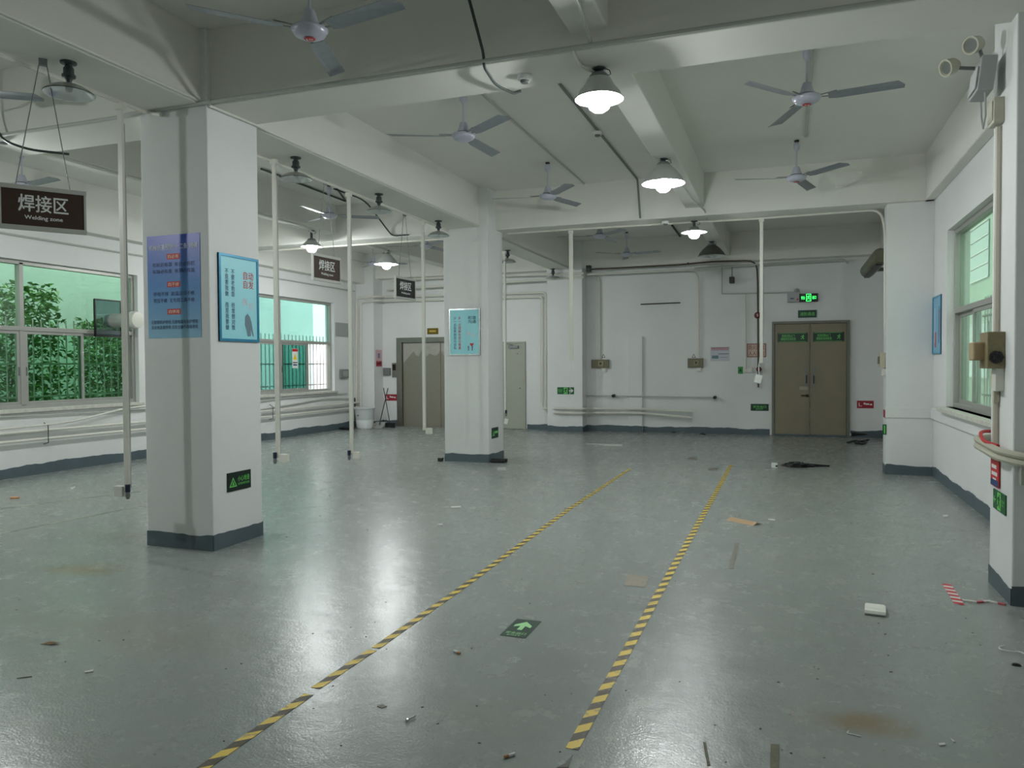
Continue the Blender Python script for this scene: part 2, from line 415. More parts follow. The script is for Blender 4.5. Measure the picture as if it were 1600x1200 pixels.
# skirtings
skirting('baseboard_left', [(XL, Y0), (XL, 4.98)][::-1], .15, 1)
skirting('baseboard_left', [(-9.72, 4.98), (-9.72, 5.6)][::-1], .15, 2)
skirting('baseboard_left', [(XL, 5.6), (XL, 10.86)][::-1], .15, 11)
skirting('baseboard_left', [(-9.72, 10.86), (-9.72, 11.5)][::-1], .15, 12)
skirting('baseboard_left', [(XL, 11.5), (XL, 16.31)][::-1], .15, 13)
skirting('baseboard_back', [(XL, 16.31), (-9.42, 16.31), (-9.42, YB), (-9.02, YB)][::-1], .15, 14)
skirting('baseboard_back', [(-7.2, YB), (-6.62, YB)][::-1], .12, 15)
skirting('baseboard_back', [(-5.66, YB), (-5.05, YB), (-5.05, 16.36), (-4.24, 16.36), (-4.24, YB), (-.34, YB)][::-1], .13, 16)
skirting('baseboard_back', [(1.2, YB), (XR, YB)][::-1], .13, 17)
skirting('baseboard_right', [(XR, YB), (XR, 11.62), (1.245, 11.62), (1.245, 11.3), (XR, 11.3), (XR, 5.97)][::-1], .13, 18)
skirting('baseboard_right', [(XR, 5.42), (XR, Y0)][::-1], .13, 19)
# plaster band on the right wall
MBt = MB().b2((1.235, 11.285, .76), (XR, 11.3, .90)); MBt.b2((1.77, 5.97, .76), (XR, 11.3, .90))
struct(MBt.build('trim_1', WALL, bev=.004))
struct(MB().b2((-3.28, YB-.07, 0), (-2.98, YB, 2.10)).build('trim_2', WALL, bev=.004), 'narrow boxed chase on the back wall')

skirting('baseboard_chase', [(-3.28, YB-.07), (-2.98, YB-.07)][::-1], .13, 31)
# ------------------------------------------------------------------ windows
def window(n, W, xg, face, label, glassmat, open_sash=None, gl2=None):
    y0, y1, z0, z1 = W; rz = ROT[face]; w = y1-y0; h = z1-z0; zt = 1.11/2.05*h    # transom height from sill
    t = thing('window_%d' % n, None, None, (xg, (y0+y1)/2, z0), rz); struct(t, label)
    f = MB(); e = .055; d = .09
    for x in (-w/2+e/2, w/2-e/2): f.box((x, 0, h/2), (e, d, h))
    for z in (e/2, h-e/2): f.box((0, 0, z), (w-2*e, d, e))
    f.box((0, -.01, zt), (w-2*e, d, .06)); f.box((0, 0, zt/2+e/4), (.075, d, zt-e)); f.box((0, 0, (h+zt)/2), (.06, d, h-zt-e))
    f.build('window_frame', ALU, t, bev=.003)
    pw = w/2-e-.03
    for s in (-1, 1):
        MB().box((s*(.03+pw/2), .01, (h+zt)/2-.02), (pw, .006, h-zt-e)).build('pane', gl2 or glassmat, t)
        k = (w/2-e-.0375); sw = k/2+.025
        for j in (0, 1):
            cx = s*.0375+(s*(sw/2) if j == 0 else s*(k-sw/2)); yy = (-.022 if j == 0 else .022)
            if open_sash and (s, j) == open_sash: cx = s*.0375+s*(sw/2)+.1; 
            sh = zt-e-.03; q = .042
            sf = MB()
            for x in (-sw/2+q/2, sw/2-q/2): sf.box((cx+x, yy, e+sh/2), (q, .03, sh))
            for z in (q/2, sh-q/2): sf.box((cx, yy, e+z), (sw-2*q, .03, q))
            so = sf.build('sash', ALU, t, bev=.002)
            MB().box((cx, yy, e+sh/2), (sw-2*q+.01, .006, sh-2*q+.01)).build('pane', glassmat, so)
            if j == 0: MB().box((cx-s*(sw/2-.02), yy-.02, e+sh*.45), (.012, .012, .12)).build('latch', GREYM, so)
    return t
window(1, W1, -10.02, '+X', 'green tinted sliding window over pipes, left of the nearest pillar', GLASS, gl2=GLASSB)
window(2, W2, -10.02, '+X', 'green tinted sliding window with open right end, between the two pillars', GLASST, open_sash=(1, 1), gl2=GLASSU)
window(3, W3, 1.92, '-X', 'pale green sliding window in the right wall', GLASSB)
window(4, W0, -10.02, '+X', 'green sliding window nearest the viewer on the window wall', GLASS, gl2=GLASSB)
for (n, W, xa, xb) in ((1, W1, -10.12, -9.84), (2, W2, -10.12, -9.84), (3, W3, 1.99, 1.70), (4, W0, -10.12, -9.84)):
    o = MB().b2((xa, W[0]-.04, W[2]-.05), (xb, W[1]+.05, W[2])).build('trim_%d' % (n+3), mat('sill_paint', (214, 212, 202), .7, noise=.25, scale=14), bev=.006)
    struct(o, 'painted window sill')
# security grilles outside
def grille(W, x, label):
    t = thing('window_grille', label, 'window bars', (x, (W[0]+W[1])/2, W[2]), PI/2, 'security grilles outside the windows'); w = W[1]-W[0]; h = W[3]-W[2]
    for z in (.15, .62, 1.08): MB().box((0, 0, z), (w+.2, .02, .025)).build('rail', BARS, t)
    n = int(w/.13)
    for i in range(n+1): MB().box((-w/2+i*w/n, 0, h*.29+.0), (.014, .014, h*.66)).build('bar', BARS, t)
grille(W1, -10.2, 'pale steel security bars outside the window left of the nearest pillar')
grille(W2, -10.2, 'pale steel security bars outside the window between the pillars')
t = grille(W3, 2.2, 'pale steel security bars outside the right window')

# ------------------------------------------------------------------ outdoors
struct(MB().b2((-40, -20, -.3), (-10.15, 60, -.05)).build('outdoor_ground', mat('concrete', (150, 148, 140), .9, noise=.15, scale=1)), 'concrete ground outside the left windows')
struct(MB().b2((2.05, -20, -.3), (30, 60, -.05)).build('outdoor_ground', mat('concrete', (150, 148, 140), .9), ), 'concrete ground outside the right window')
yb = at(489, 500, X=-13.2).y
BLD = mat('blue_grey_render', (168, 182, 176), .9, noise=.15, scale=1.5)
t = thing('neighbouring_building', 'blue-grey rendered building close outside the left windows', 'building', (-13.2, 10, 0))
MB().b2((-6, -14, -.1), (0, yb-10, 6.5)).build('wall', BLD, t)
for yy in (-6.5,): MB().b2((-.02, yy, 1.0), (.03, yy+1.6, 2.6)).build('window', mat('dark_window', (60, 78, 80), .15), t)
t = thing('neighbouring_building', 'bright white tiled building beyond the open end of the left window', 'building', (-14.5, yb+12, 0))
MB().b2((-6, -11.5, -.1), (0, 14, 9)).build('wall', mat('white_tile_wall', (240, 238, 236), .8), t)
t = thing('neighbouring_building', 'pale building with window grid outside the right window', 'building', (5.6, 18, 0))
MB().b2((0, -18, -.1), (6, 30, 9)).build('wall', mat('pale_green_render', (150, 160, 146), .85, noise=.1, scale=.7), t)
for i in range(5):
    for j in range(2):
        w = MB().b2((-.04, -12+i*5, 1.0+j*3), (.02, -9.6+i*5, 2.7+j*3)).build('window', mat('dark_window', (60, 78, 80), .15), t)
        g = MB()
        for k in range(5): g.b2((-.07, -12+i*5, 1.0+j*3+k*.42), (-.04, -9.6+i*5, 1.03+j*3+k*.42))
        g.build('window_bar', BARS, w)
def shrub_mesh(seed, H=2.75, R=.95, n=3600):
    rnd = random.Random(seed); mb = MB()
    for i in range(n):
        z = .25+rnd.random()**.8*(H-.25); a = rnd.random()*2*PI; rr = R*(1-.35*abs(z/H-.45))*math.sqrt(rnd.random())
        c = Vector((rr*math.cos(a), rr*math.sin(a), z)); Lf = rnd.uniform(.065, .125); wf = Lf*.27
        R_ = Euler((rnd.uniform(-.9, .9), rnd.uniform(-.9, .9), rnd.random()*2*PI)).to_matrix()
        pts = [(0, 0, 0), (wf, Lf*.4, .012), (wf*.7, Lf*.8, 0), (0, Lf*1.25, -.02), (-wf*.7, Lf*.8, 0), (-wf, Lf*.4, .012)]
        k = [c+R_ @ Vector(p) for p in pts]
        mb.add(k, [(0, 1, 2, 3), (0, 3, 4, 5)])
    return mb
s0 = thing('shrub', 'leafy green shrub outside the window left of the nearest pillar, near the sash joint', 'shrub', (-11.35, 8.4, 0), 0, 'shrubs outside the left windows')
shrub_mesh(1).build('foliage', LEAF, s0)
st = MB()
for k in range(6):
    a = k*1.05; st.tube([(0, 0, -.1), (.12*math.cos(a), .12*math.sin(a), .9), (.42*math.cos(a), .42*math.sin(a), 2.1)], [.022, .016, .006], 6)
st.build('stem', STEM, s0, smooth=True)
SHR = [(-11.3, 6.3, 3.3, 'at the left end of the near window', .9), (-11.4, 4.6, 1.1, 'beyond the left photo edge', .9), (-11.4, 10.6, 2.2, 'beside the exhaust duct', .85),
       (-11.4, 12.2, 2.9, 'at the left end of the far window', .62)]
for (x, y, rz, w, k) in SHR: dup(s0, (x, y, 0), rz, 'leafy green shrub seen through green glass, ' + w).scale = (k, k, k)

# ------------------------------------------------------------------ ceiling fans
def make_fan(label, badge=None, ext=0.):
    t = thing('ceiling_fan', label, 'ceiling fan', (0, 0, ZC), 0, 'three blade ceiling fans')
    if ext: MB().tube([(0, 0, -.006), (0, 0, ext)], .012, 8).build('hook_extension', FAN, t)
    k = MB().lathe([(1e-4, -.005), (.03, -.005), (.03, -.02), (1e-4, -.02)], 12); k.tube([(0, .02, -.02), (0, .022, -.045), (0, 0, -.055), (0, -.022, -.045), (0, -.02, -.02)], .004, 6)
    k.build('ceiling_hook', BLACK, t, smooth=True)
    MB().lathe([(1e-4, -.035), (.033, -.037), (.036, -.06), (.035, -.105), (.02, -.125), (.013, -.135), (.013, -.14)], 20).build('canopy', FAN, t, smooth=True)
    MB().tube([(0, 0, -.04), (0, 0, -.36)], .0095, 10).build('down_rod', FAN, t, smooth=True)
    mo = MB().lathe([(.012, -.318), (.032, -.322), (.042, -.345), (.052, -.385), (.066, -.408), (.07, -.42)], 24)
    mo.build('bell_cup', FAN, t, smooth=True)
    MB().lathe([(.048, -.412), (.072, -.418), (.074, -.43), (.048, -.432)], 24).build('gasket_ring', BLACK, t, smooth=True)
    b = MB().lathe([(1e-4, -.425), (.085, -.428), (.112, -.436), (.118, -.445), (.118, -.452), (.11, -.458), (.108, -.466), (.098, -.482), (.07, -.496), (.03, -.502), (1e-4, -.503)], 28).build('motor_housing', FAN, t, smooth=True)
    if badge is not None:
        q = MB().lathe([(1e-4, -.5015), (.03, -.5025), (.036, -.5065), (.03, -.5075), (1e-4, -.508)], 20).build('number_badge', REDP, t, smooth=True)
        tx = textmesh(badge, .042 if len(badge) > 1 else .02, .026, WHITE, q, 'badge_number'); tx.rotation_euler = (-PI/2, 0, PI); tx.location = (0, 0, -.5086)
        tx.rotation_euler = Euler((PI/2, 0, 0)).to_matrix().to_euler()
    for j in range(3):
        a = 2*PI*j/3; M = Matrix.Rotation(a, 3, 'Z'); P = Matrix.Rotation(math.radians(-12), 3, 'X')
        pts = [(.17, -.045, 0), (.24, -.06, 0), (.70, -.066, 0), (.745, .02, 0), (.74, .058, 0), (.24, .056, 0), (.17, .045, 0)]
        camb = lambda p: Vector((p[0], p[1], -(p[1]/.06)**2*.008))
        bl = MB(); up = [M @ (P @ camb(p)+Vector((0, 0, -.452))) for p in pts]; bl.poly(up, (0, 0, .003))
        bo = bl.build('blade', FANB, t)
        br = MB()
        for s in (-1, 1): br.poly([M @ Vector(p) for p in [(.10, s*.012, -.448), (.24, s*.038, -.446-s*.006), (.24, s*.052, -.446-s*.008), (.10, s*.03, -.448)]], (0, 0, .004))
        br.build('blade_bracket', GREYM, bo)
    return t
FANS = [((-2.90, 4.25), -11, '10', 'nearest ceiling fan with a round red number badge, top left of centre'),
        ((-3.0, 6.97), -35, None, 'ceiling fan between the two left lamps, middle of the right bay'),
        ((-3.02, 9.85), -50, None, 'ceiling fan hung just before the second cross beam, left of the lamps'),
        ((.15, 7.03), -8, '23', 'ceiling fan with oval red badge, upper right of the photo'),
        ((.1, 9.97), -45, '24', 'ceiling fan nearer the right wall pillar, behind the badged upper right one'),
        ((.15, 4.25), 150, None, 'ceiling fan mostly cut off by the top edge at right'),
        ((-3.1, 13.2), 196, None, 'dim ceiling fan just past the second cross beam, left of the dark conduit'),
        ((-3.1, 15.6), -16, None, 'dim ceiling fan farthest back in the right bay'),
        ((-6.45, 9.9), 33, None, 'bright ceiling fan with lit blades between the hanging poles, left bay'),
        ((-6.43, 13.1), -40, None, 'ceiling fan just left of the second pillar'),
        ((-8.6, 14.9), 20, None, 'small far ceiling fan in the left back corner above the lift notice'),
        ((-6.45, 4.3), 155, None, 'ceiling fan cut off by the left edge beside the nearest dish lamp'),
        ((-8.9, 6.9), -10, None, 'ceiling fan over the near left window, blade tip above the brown sign'),
        ((-6.45, 7.0), 160, None, 'ceiling fan half hidden behind the nearest pillar')]
proto = None
for (xy, deg, badge, lab) in FANS:
    loc = (xy[0], xy[1], ZC); rz = math.radians(deg)
    if badge is not None or proto is None:
        ext = .09 if badge == '10' else 0.
        t = make_fan(lab, badge, ext); t.location = (loc[0], loc[1], loc[2]-ext); t.rotation_euler = (0, 0, rz)
        for c in kids(t):
            if c.name.startswith('number_badge'): c.rotation_euler = (0, 0, -rz+math.radians(15))
        if badge is None: proto = t
        elif proto is None: proto = t
    else: dup(proto, loc, rz, lab, skip=('number_badge',))

# ------------------------------------------------------------------ lamps
def bulb(parent, z, lit, s=1., k=1.):
    b = MB().lathe([(1e-4, -.105*s), (.02*s*k, -.102*s), (.038*s*k, -.085*s), (.046*s*k, -.055*s), (.044*s*k, -.02*s), (.026*s, 0), (1e-4, 0)], 16, (0, 0, z))
    return b.build('lamp_bulb', (BULBW if lit == 2 else BULBM) if lit else BULBOFF, parent, smooth=True)
def dish_lamp(label, loc, lit, R=.16, dark=False):
    t = thing('pendant_lamp', label, 'lamp', loc, random.random()*6, 'industrial dish and bell lamps')
    MB().lathe([(1e-4, 0), (.052, 0), (.052, -.012), (.022, -.02), (.022, -.035), (1e-4, -.035)], 18).build('mounting_plate', MOUNT, t, smooth=True)
    MB().lathe([(.024, -.03), (.034, -.045), (.034, -.085), (.044, -.088), (.044, -.104), (.03, -.108), (.02, -.125), (.016, -.15)], 18).build('lamp_holder', MOUNT, t, smooth=True)
    p = [(.018, -.145), (.034, -.152), (R*.36, -.158), (R*.62, -.170), (R*.84, -.190), (R*.97, -.212), (R*1.02, -.216)]
    MB().lathe(p, 36).build('lamp_shade', DISH, t, smooth=True)
    MB().lathe([(max(.012, r-.004), z-.004) for r, z in p], 36).build('inner_reflector', REFL, t, smooth=True)
    bulb(t, -.158, lit, .5)
    return t
def bell_lamp(label, loc, lit, R=.23, shade=None, drop=.0, H=.2):
    t = thing('pendant_lamp', label, 'lamp', loc, 0, 'industrial dish and bell lamps')
    m = MB().lathe([(1e-4, 0), (.05, 0), (.05, -.012), (.02, -.02), (.02, -.04-drop), (1e-4, -.04-drop)], 16)
    m.tube([(.04, 0, -.005), (.075, 0, -.02), (.085, 0, -.05), (.06, 0, -.06), (.055, 0, -.045)], .004, 6)
    m.build('mounting_plate', MOUNT, t, smooth=True); z = -.035-drop
    MB().lathe([(1e-4, z), (.05, z), (.07, z-.02), (.072, z-.05)], 20).build('lamp_holder', GREYM, t, smooth=True)
    zz = z-.03
    p = [(.06, zz), (.085, zz-.01), (R*.62, zz-H*.36), (R*.84, zz-H*.68), (R*.97, zz-H*.97), (R*1.03, zz-H)]
    MB().lathe(p, 36).build('lamp_shade', shade or BELL, t, smooth=True)
    MB().lathe([(max(.01, r-.006), q-.004) for r, q in p], 36).build('inner_reflector', REFL, t, smooth=True)
    bulb(t, zz-H+.035*1.35 if lit else zz-H*.52, lit, 1.35 if lit else 1.1, 1.35 if lit else 1.)
    return t
L1 = bell_lamp('brightly lit lamp at the first cross beam with loose wires, largest of the lit ones', at(936, 107, Z=3.6), True, R=.172, H=.15)
bell_lamp('brightly lit bell lamp under the shallow beam, right of centre', (-1.27, 8.42, 3.72), True)
bell_lamp('small lit lamp with flat dish at the second cross beam', at(1085, 346, Z=3.6)+Vector((0, -.03, 0)), 2, R=.19, H=.05, drop=.05)
bell_lamp('unlit dark bell lamp behind the small lit one, far right bay', (-1.30, 14.4, 3.72), False, R=.25, shade=BELLD)
bell_lamp('lit lamp glaring beside the middle brown hanging sign', (-7.35, 10.75, 3.72), True, R=.17, H=.1, drop=.1)
bell_lamp('lit bell lamp left of the second pillar, above the smallest hanging sign', (-7.3, 13.15, 3.72), True)
bell_lamp('lit lamp under the first cross beam, out of frame on the left', (-7.5, 5.3, 3.6), True, R=.17, H=.12)
bell_lamp('lit lamp in the left bay behind the viewer', (-7.3, 2.2, 3.72), True)
bell_lamp('unlit lamp in the right bay behind the viewer', (-1.27, -2.4, 3.72), False)
for (x, y, lab) in [(107, 97, 'unlit dish lamp at upper left above the brown sign, nearest of the dish row'), (462, 246, 'unlit dish lamp under the long beam, just right of the nearest pillar'),
                    (592, 303, 'unlit dish lamp under the long beam, between the third and fourth hanging poles'), (685, 345, 'unlit dish lamp under the long beam, touching the second pillar in view'),
                    (793, 391, 'unlit dish lamp under the long beam, just behind the second pillar'), (864, 420, 'unlit dish lamp at the far end of the long beam')]:
    p = at(x, y, Z=3.6); dish_lamp(lab, p, False)

# ------------------------------------------------------------------ hanging power poles
def pole(label, top, zb, box='box', side=-1, lean=0., w=.04, plug=True):
    t = thing('hanging_power_pole', label, 'power pole', top, 0, 'white hanging power poles')
    L = top[2]-zb
    MB().box((lean/2, 0, -L/2), (w, .025, L)).build('trunking', PIPE, t, bev=.003) if abs(lean) < 1e-6 else MB().tube([(0, 0, 0), (lean, 0, -L)], w/2, 6).build('trunking', PIPE, t, smooth=True)
    MB().box((0, 0, -.02), (.07, .05, .05)).build('top_junction', PIPE, t, bev=.004)
    MB().tube([(.022, .014, -.15), (.026+lean, .014, -L*.5), (.02+lean, .014, -L+.02)], .005, 6).build('side_cable', PIPEG, t, smooth=True)
    if box: MB().box((side*.075+lean, 0, -L-.01), (.09, .05, .085)).build('socket_box', PIPE, t, bev=.004)
    if plug:
        q = MB().cyl((-side*.022*(1 if side < 0 else 1)+lean, -.02, -L+.02), .02, .06, 12); q.build('plug_connector', mat('navy_plastic', (22, 26, 58), .4), t, smooth=True)
        MB().lathe([(.015, 0), (.02, -.035), (.012, -.06)], 12, (-side*.022+lean, -.02, -L-.005)).build('plug_tail', GREYM, t, smooth=True)
    return t
pole('white hanging power pole with square socket box, left of the nearest pillar', at(188, 163, Z=3.56), .52, side=-1, w=.045)
pole('white hanging power pole with blue plug, just right of the nearest pillar', at(428, 250, Z=3.56), .58, side=1)
pole('white hanging power pole with dark plug, crossing the far left wall corner', Vector((-4.94, at(547, 500, X=-4.94).y, 3.56)), .43, side=1)
pole('white hanging power pole in front of the lift door', at(660, 346, Z=3.56), .56, side=1, plug=False)
t = pole('thin white hanging power pole in front of the grey-green door', at(788, 393, Z=3.56), .62, box=None, w=.035)
MB().box((.02, 0, -3.1), (.075, .03, .10), Euler((0, .25, 0)).to_matrix()).build('socket_box', PIPE, t, bev=.004)
t = pole('white hanging power pole under the second cross beam, left of the outlet', (at(892, 361, Z=3.56)), 1.55, box=None, w=.06, plug=False)
MB().tube([(0, 0, -2.0), (-.015, 0, -2.3), (-.03, 0, -2.62)], .004, 6).build('loose_cord', PIPE, t, smooth=True)
t = pole('white hanging power pole with dangling box in front of the fire notice', at(1190, 342, Z=3.56), 1.5, box=None, w=.045, plug=False)
MB().tube([(-.0, 0, -1.9), (-.035, 0, -2.1), (-.03, 0, -2.24)], .007, 6).build('loose_cord', PIPE, t, smooth=True)
MB().box((-.04, 0, -2.29), (.10, .05, .12), Euler((0, .25, 0)).to_matrix()).build('socket_box', WHITE, t, bev=.006)

# ------------------------------------------------------------------ conduits
C = lambda x, y, **k: at(x, y, **k)
pipe('conduit', 'white conduit along the near edge of the first cross beam, right of the nearest pillar', 'conduit', [(-4.4, 4.955, 3.60), (XR-.1, 4.99, 3.60)], .017, PIPEG)
pipe('conduit', 'white conduit along the first cross beam, left of the nearest pillar', 'conduit', [(-9.6, 4.99, 3.60), (-5.3, 4.99, 3.60), (-5.12, 4.95, 3.6), (-4.3, 4.95, 3.6)], .017, PIPEG)
pipe('conduit', 'thin conduit along the right lower edge of the long beam, near bay', 'conduit', [(-4.415, -2.9, 3.62), (-4.415, 4.96, 3.62)], .012, BEAM)
pipe('conduit', 'thin conduit along the right lower edge of the long beam, middle bay', 'conduit', [(-4.355, 4.99, 3.585), (-4.355, 5.62, 3.60), (-4.415, 5.8, 3.62), (-4.415, 10.84, 3.62)], .012, BEAM)
pipe('conduit', 'white conduit under the left edge of the long beam, near bay', 'conduit', [(-4.94, -2.9, 3.58), (-4.94, 4.94, 3.58), (-4.8, 4.94, 3.55)], .017)
pipe('conduit', 'white conduit under the left edge of the long beam, middle bay', 'conduit', [(-4.94, 5.62, 3.58), (-4.94, 10.84, 3.58)], .017)
pipe('conduit', 'grey conduit under the right edge of the long beam, far bay', 'conduit', [(-4.3, 11.3, 3.55), (-4.45, 11.7, 3.58), (-4.45, 16.3, 3.58)], .017, PIPEG)
pipe('conduit', 'white conduit under the second cross beam bending down the wall pillar edge', 'conduit', [C(793, 365, Z=3.585), C(900, 358, Z=3.585), C(1190, 341, Z=3.585), (1.19, 11.59, 3.585), (1.235, 11.45, 3.3), (1.235, 11.40, 1.95)], .016, PIPE, rb=.14)
pipe('conduit', 'white conduit under the second cross beam, left of the second pillar', 'conduit', [(-9.6, 11.58, 3.585), (-5.05, 11.58, 3.585)], .016)
pipe('conduit', 'thin ceiling conduit running to the left fans of the right bay', 'conduit', [(-2.86, 5.6, 4.19), (-2.86, 11.18, 4.19)], .012, PIPEG)
pipe('conduit', 'dark ceiling conduit with a detector, bending down the second cross beam', 'conduit', [(-2.06, 5.6, 4.185), (-2.06, 11.17, 4.185), (-2.02, 11.17, 3.62)], .014, mat('dull_conduit', (120, 128, 122), .6), rb=.05)
pipe('conduit', 'thin conduit beside the shallow beam running to the lit bell lamp', 'conduit', [(-1.41, 5.6, 3.9), (-1.39, 8.2, 3.74), (-1.3, 8.4, 3.71)], .011, PIPEG)
pipe('conduit', 'thin conduit curving from the bell lamp to the second cross beam', 'conduit', [(-1.27, 8.6, 3.7), (-1.2, 10.4, 3.69), (-1.1, 11.1, 3.65), (-1.1, 11.5, 3.59)], .009, PIPEG)
pipe('conduit', 'flat white ceiling conduit between the two right fans', 'conduit', [(.2, 5.6, 4.19), (.2, 9.8, 4.19)], .018, PIPEG)
pipe('conduit', 'short white conduit dropping to the largest lit lamp', 'conduit', [(-1.36, 5.0, 3.6), (-1.36, 5.02, 3.59), (-1.37, 5.25, 3.585), (-1.3, 5.38, 3.58)], .013, PIPE)
pipe('conduit', 'conduit under the shallow near beam reaching the first cross beam', 'conduit', [(-1.2, -2.8, 3.70), (-1.2, 4.6, 3.70), (-1.23, 5.0, 3.62)], .014, PIPEG)
pipe('conduit', 'conduit under the shallow beam in the left bay, middle', 'conduit', [(-7.2, 5.6, 3.70), (-7.2, 10.4, 3.70), (-7.3, 10.7, 3.68)], .016, PIPE)
pipe('conduit', 'thick conduit under the shallow beam leading to the lit bell lamp by the second pillar', 'conduit', [(-7.2, 11.65, 3.69), (-7.2, 13.0, 3.69), (-7.3, 13.12, 3.68)], .024, PIPE)
pipe('conduit', 'dark conduit along the ceiling of the left bay above the lit fan', 'conduit', [C(408, 264, Z=4.18), C(541, 315, Z=4.18), (-6.35, 9.9, 4.18)], .014, DARKC)
pipe('cable', 'loose dark cable hanging over the first cross beam', 'cable', [(-2.06, 3.0, 4.18), (-2.0, 4.6, 4.1), (-1.98, 4.96, 3.65), (-1.98, 4.97, 3.56), (-2.0, 5.25, 3.53), (-1.95, 5.5, 3.55), (-1.9, 5.52, 3.57)], .011, DARKC, rb=.1)
pipe('cable', 'loose dark cable curving over the cross beam at upper left', 'cable', [(-6.9, 4.2, 4.15), (-6.72, 4.97, 3.75), (-6.65, 4.95, 3.55), (-6.5, 5.1, 3.48), (-6.35, 5.4, 3.5)], .011, DARKC, rb=.2)
pipe('cable', 'loose dark cable curling down above the middle hanging sign', 'cable', [(-6.4, 9.95, 4.15), (-6.25, 10.6, 4.1), (-6.2, 11.17, 3.75), (-6.1, 11.19, 3.62), (-5.8, 11.19, 3.62)], .012, DARKC, rb=.2)
# far bay right
pipe('conduit', 'dark conduit across the far ceiling turning down the back wall', 'conduit', [C(1050, 352, Z=4.18), C(1074, 385, Z=4.18), C(1075, 412, Y=16.38)], .02, DARKC, rb=.1)
pipe('conduit', 'dark pipe across the back beam turning down beside the fire notice', 'pipe', [C(922, 421, Y=16.38), C(1060, 414, Y=16.38), C(1110, 409, Y=16.38), C(1182, 407, Y=16.38), C(1184, 440, Y=16.7), C(1185, 605, Y=16.7)], .018, REDPIPE, rb=.2)
pipe('conduit', 'grey conduit across the back wall with a drop to the left outlet', 'conduit', [C(918, 431, Y=16.7), C(936, 433, Y=16.7), C(937, 562, Y=16.7)], .02, PIPE, rb=.12)
pipe('conduit', 'grey conduit across the back wall with a drop to the right outlet', 'conduit', [C(918, 429, Y=16.39), C(1085, 421, Y=16.39), C(1091, 432, Y=16.7), C(1092, 562, Y=16.7)], .02, PIPE, rb=.12)
pipe('conduit', 'grey conduit over the double door ending at the camera side', 'conduit', [C(1085, 419, Y=16.40), C(1318, 405, Y=16.40), C(1325, 412, Y=16.41)], .018, PIPEG, rb=.05)
pipe('conduit', 'thin conduit left of the exit sign with a drop to the switch', 'conduit', [C(1128, 414, Y=16.7), C(1128, 459, Y=16.7), C(1232, 457, Y=16.7)], .012, PIPEG, rb=.01)
pipe('conduit', 'thin conduit dropping to the white switch beside the green sticker', 'conduit', [C(1164, 460, Y=16.7), C(1165, 576, Y=16.7)], .018, PIPE)
pipe('conduit', 'long rod across the back wall between two black stops', 'rod', [C(915, 618, Y=16.66), C(1118, 621, Y=16.66)], .012, PIPEG)
for x in (959, 1117): tag(MB().cyl(C(x, 618.5 if x < 1000 else 621, Y=16.67), .035, .16, 10, Matrix.Rotation(PI/2, 3, 'X')).build('rod_bracket', BLACK, smooth=True, origin=C(x, 619, Y=16.67)), 'black bracket holding the rod on the back wall, %s one' % ('left' if x < 1000 else 'right'), 'bracket')
tag(MB().tube([C(1001, 475.5, Y=16.73), C(1063, 473, Y=16.73)], .012, 6).build('wall_strip', BLACK, origin=C(1001, 475, Y=16.73)), 'thin black strip stuck high on the back wall', 'strip')
# twin pipes of the back wall
for (dx, dy, k) in ((0, 0, 'outer'), (5.5, 6.5, 'inner')):
    pipe('water_pipe', 'white pipe along the back wall bending down to the wall pillar, %s of the pair' % k, 'pipe',
         [C(557+dx*1.2, 640, Y=16.25), C(557+dx*1.2, 466+dy, Y=16.25), C(592, 463+dy, Y=16.25), C(600, 464+dy, Y=16.6), C(720, 461+dy, Y=16.65), C(853-dx, 457+dy, Y=16.65), C(848-dx*-1, 560, Y=16.30) if False else C(853-dx, 645-dy, Y=16.65), C(870, 645-dy+(0 if k == 'outer' else -.5), Y=16.28), C(912, 645.5-dy, Y=16.28), C(925, 645-dy, Y=16.6), C(1003, 645.5-dy, Y=16.6), C(1082, 653-dy*1.5, Y=16.6)], .026, PIPE, rb=.08)
pipe('water_pipe', 'thin white pipe inside the pair on the wall beside the grey-green door', 'pipe', [C(700, 474, Y=16.7), C(846, 463, Y=16.7), C(846, 628, Y=16.7)], .012, PIPEG, rb=.05)
for (a, b, l) in ((at(610, 438, Y=16.4), at(690, 434, Y=16.4), 'upper'), (at(605, 452, Y=16.4), at(690, 447, Y=16.4), 'lower')):
    pipe('conduit', '%s white conduit on the back beam above the lift' % l, 'conduit', [a, b, at(912, b and (427 if l == 'upper' else 433), Y=16.33)], .024, PIPE)
# left wall pipes and cables
for (z, l) in ((.60, 'upper'), (.48, 'lower')):
    for (a, b, w) in ((5.62, 10.84, 'near'), (11.52, 16.25, 'far')):
        pipe('water_pipe', '%s white pipe below the %s left window' % (l, w), 'pipe', [(XL+.07, a, z+(.03 if w == 'near' else 0)), (XL+.07, b, z)], .022, PIPE)
pipe('water_pipe', 'white pipe sloping up from the wall brackets below the near left window', 'pipe', [(XL+.08, 5.7, .66), (XL+.09, 8.3, .70), (XL+.08, 9.3, .86), (XL+.06, 10.6, .86)], .015, PIPE, rb=.4)
pipe('cable', 'grey cable sagging on the wall below the near left window', 'cable', [(XL+.03, 5.7, .86), (XL+.03, 8.0, .83), (XL+.03, 9.6, .80), (XL+.03, 10.8, .80)], .010, PIPEG, rb=.4)
pipe('cable', 'upper grey cable sagging below the far left window', 'cable', [(XL+.03, 11.6, .72), (XL+.03, 13.0, .83), (XL+.03, 15.8, .84)], .010, PIPEG, rb=.6)
pipe('cable', 'lower grey cable sagging below the far left window', 'cable', [(XL+.03, 11.6, .60), (XL+.03, 13.2, .66), (XL+.03, 15.0, .76), (XL+.05, 16.1, .70)], .012, PIPEG, rb=.6)
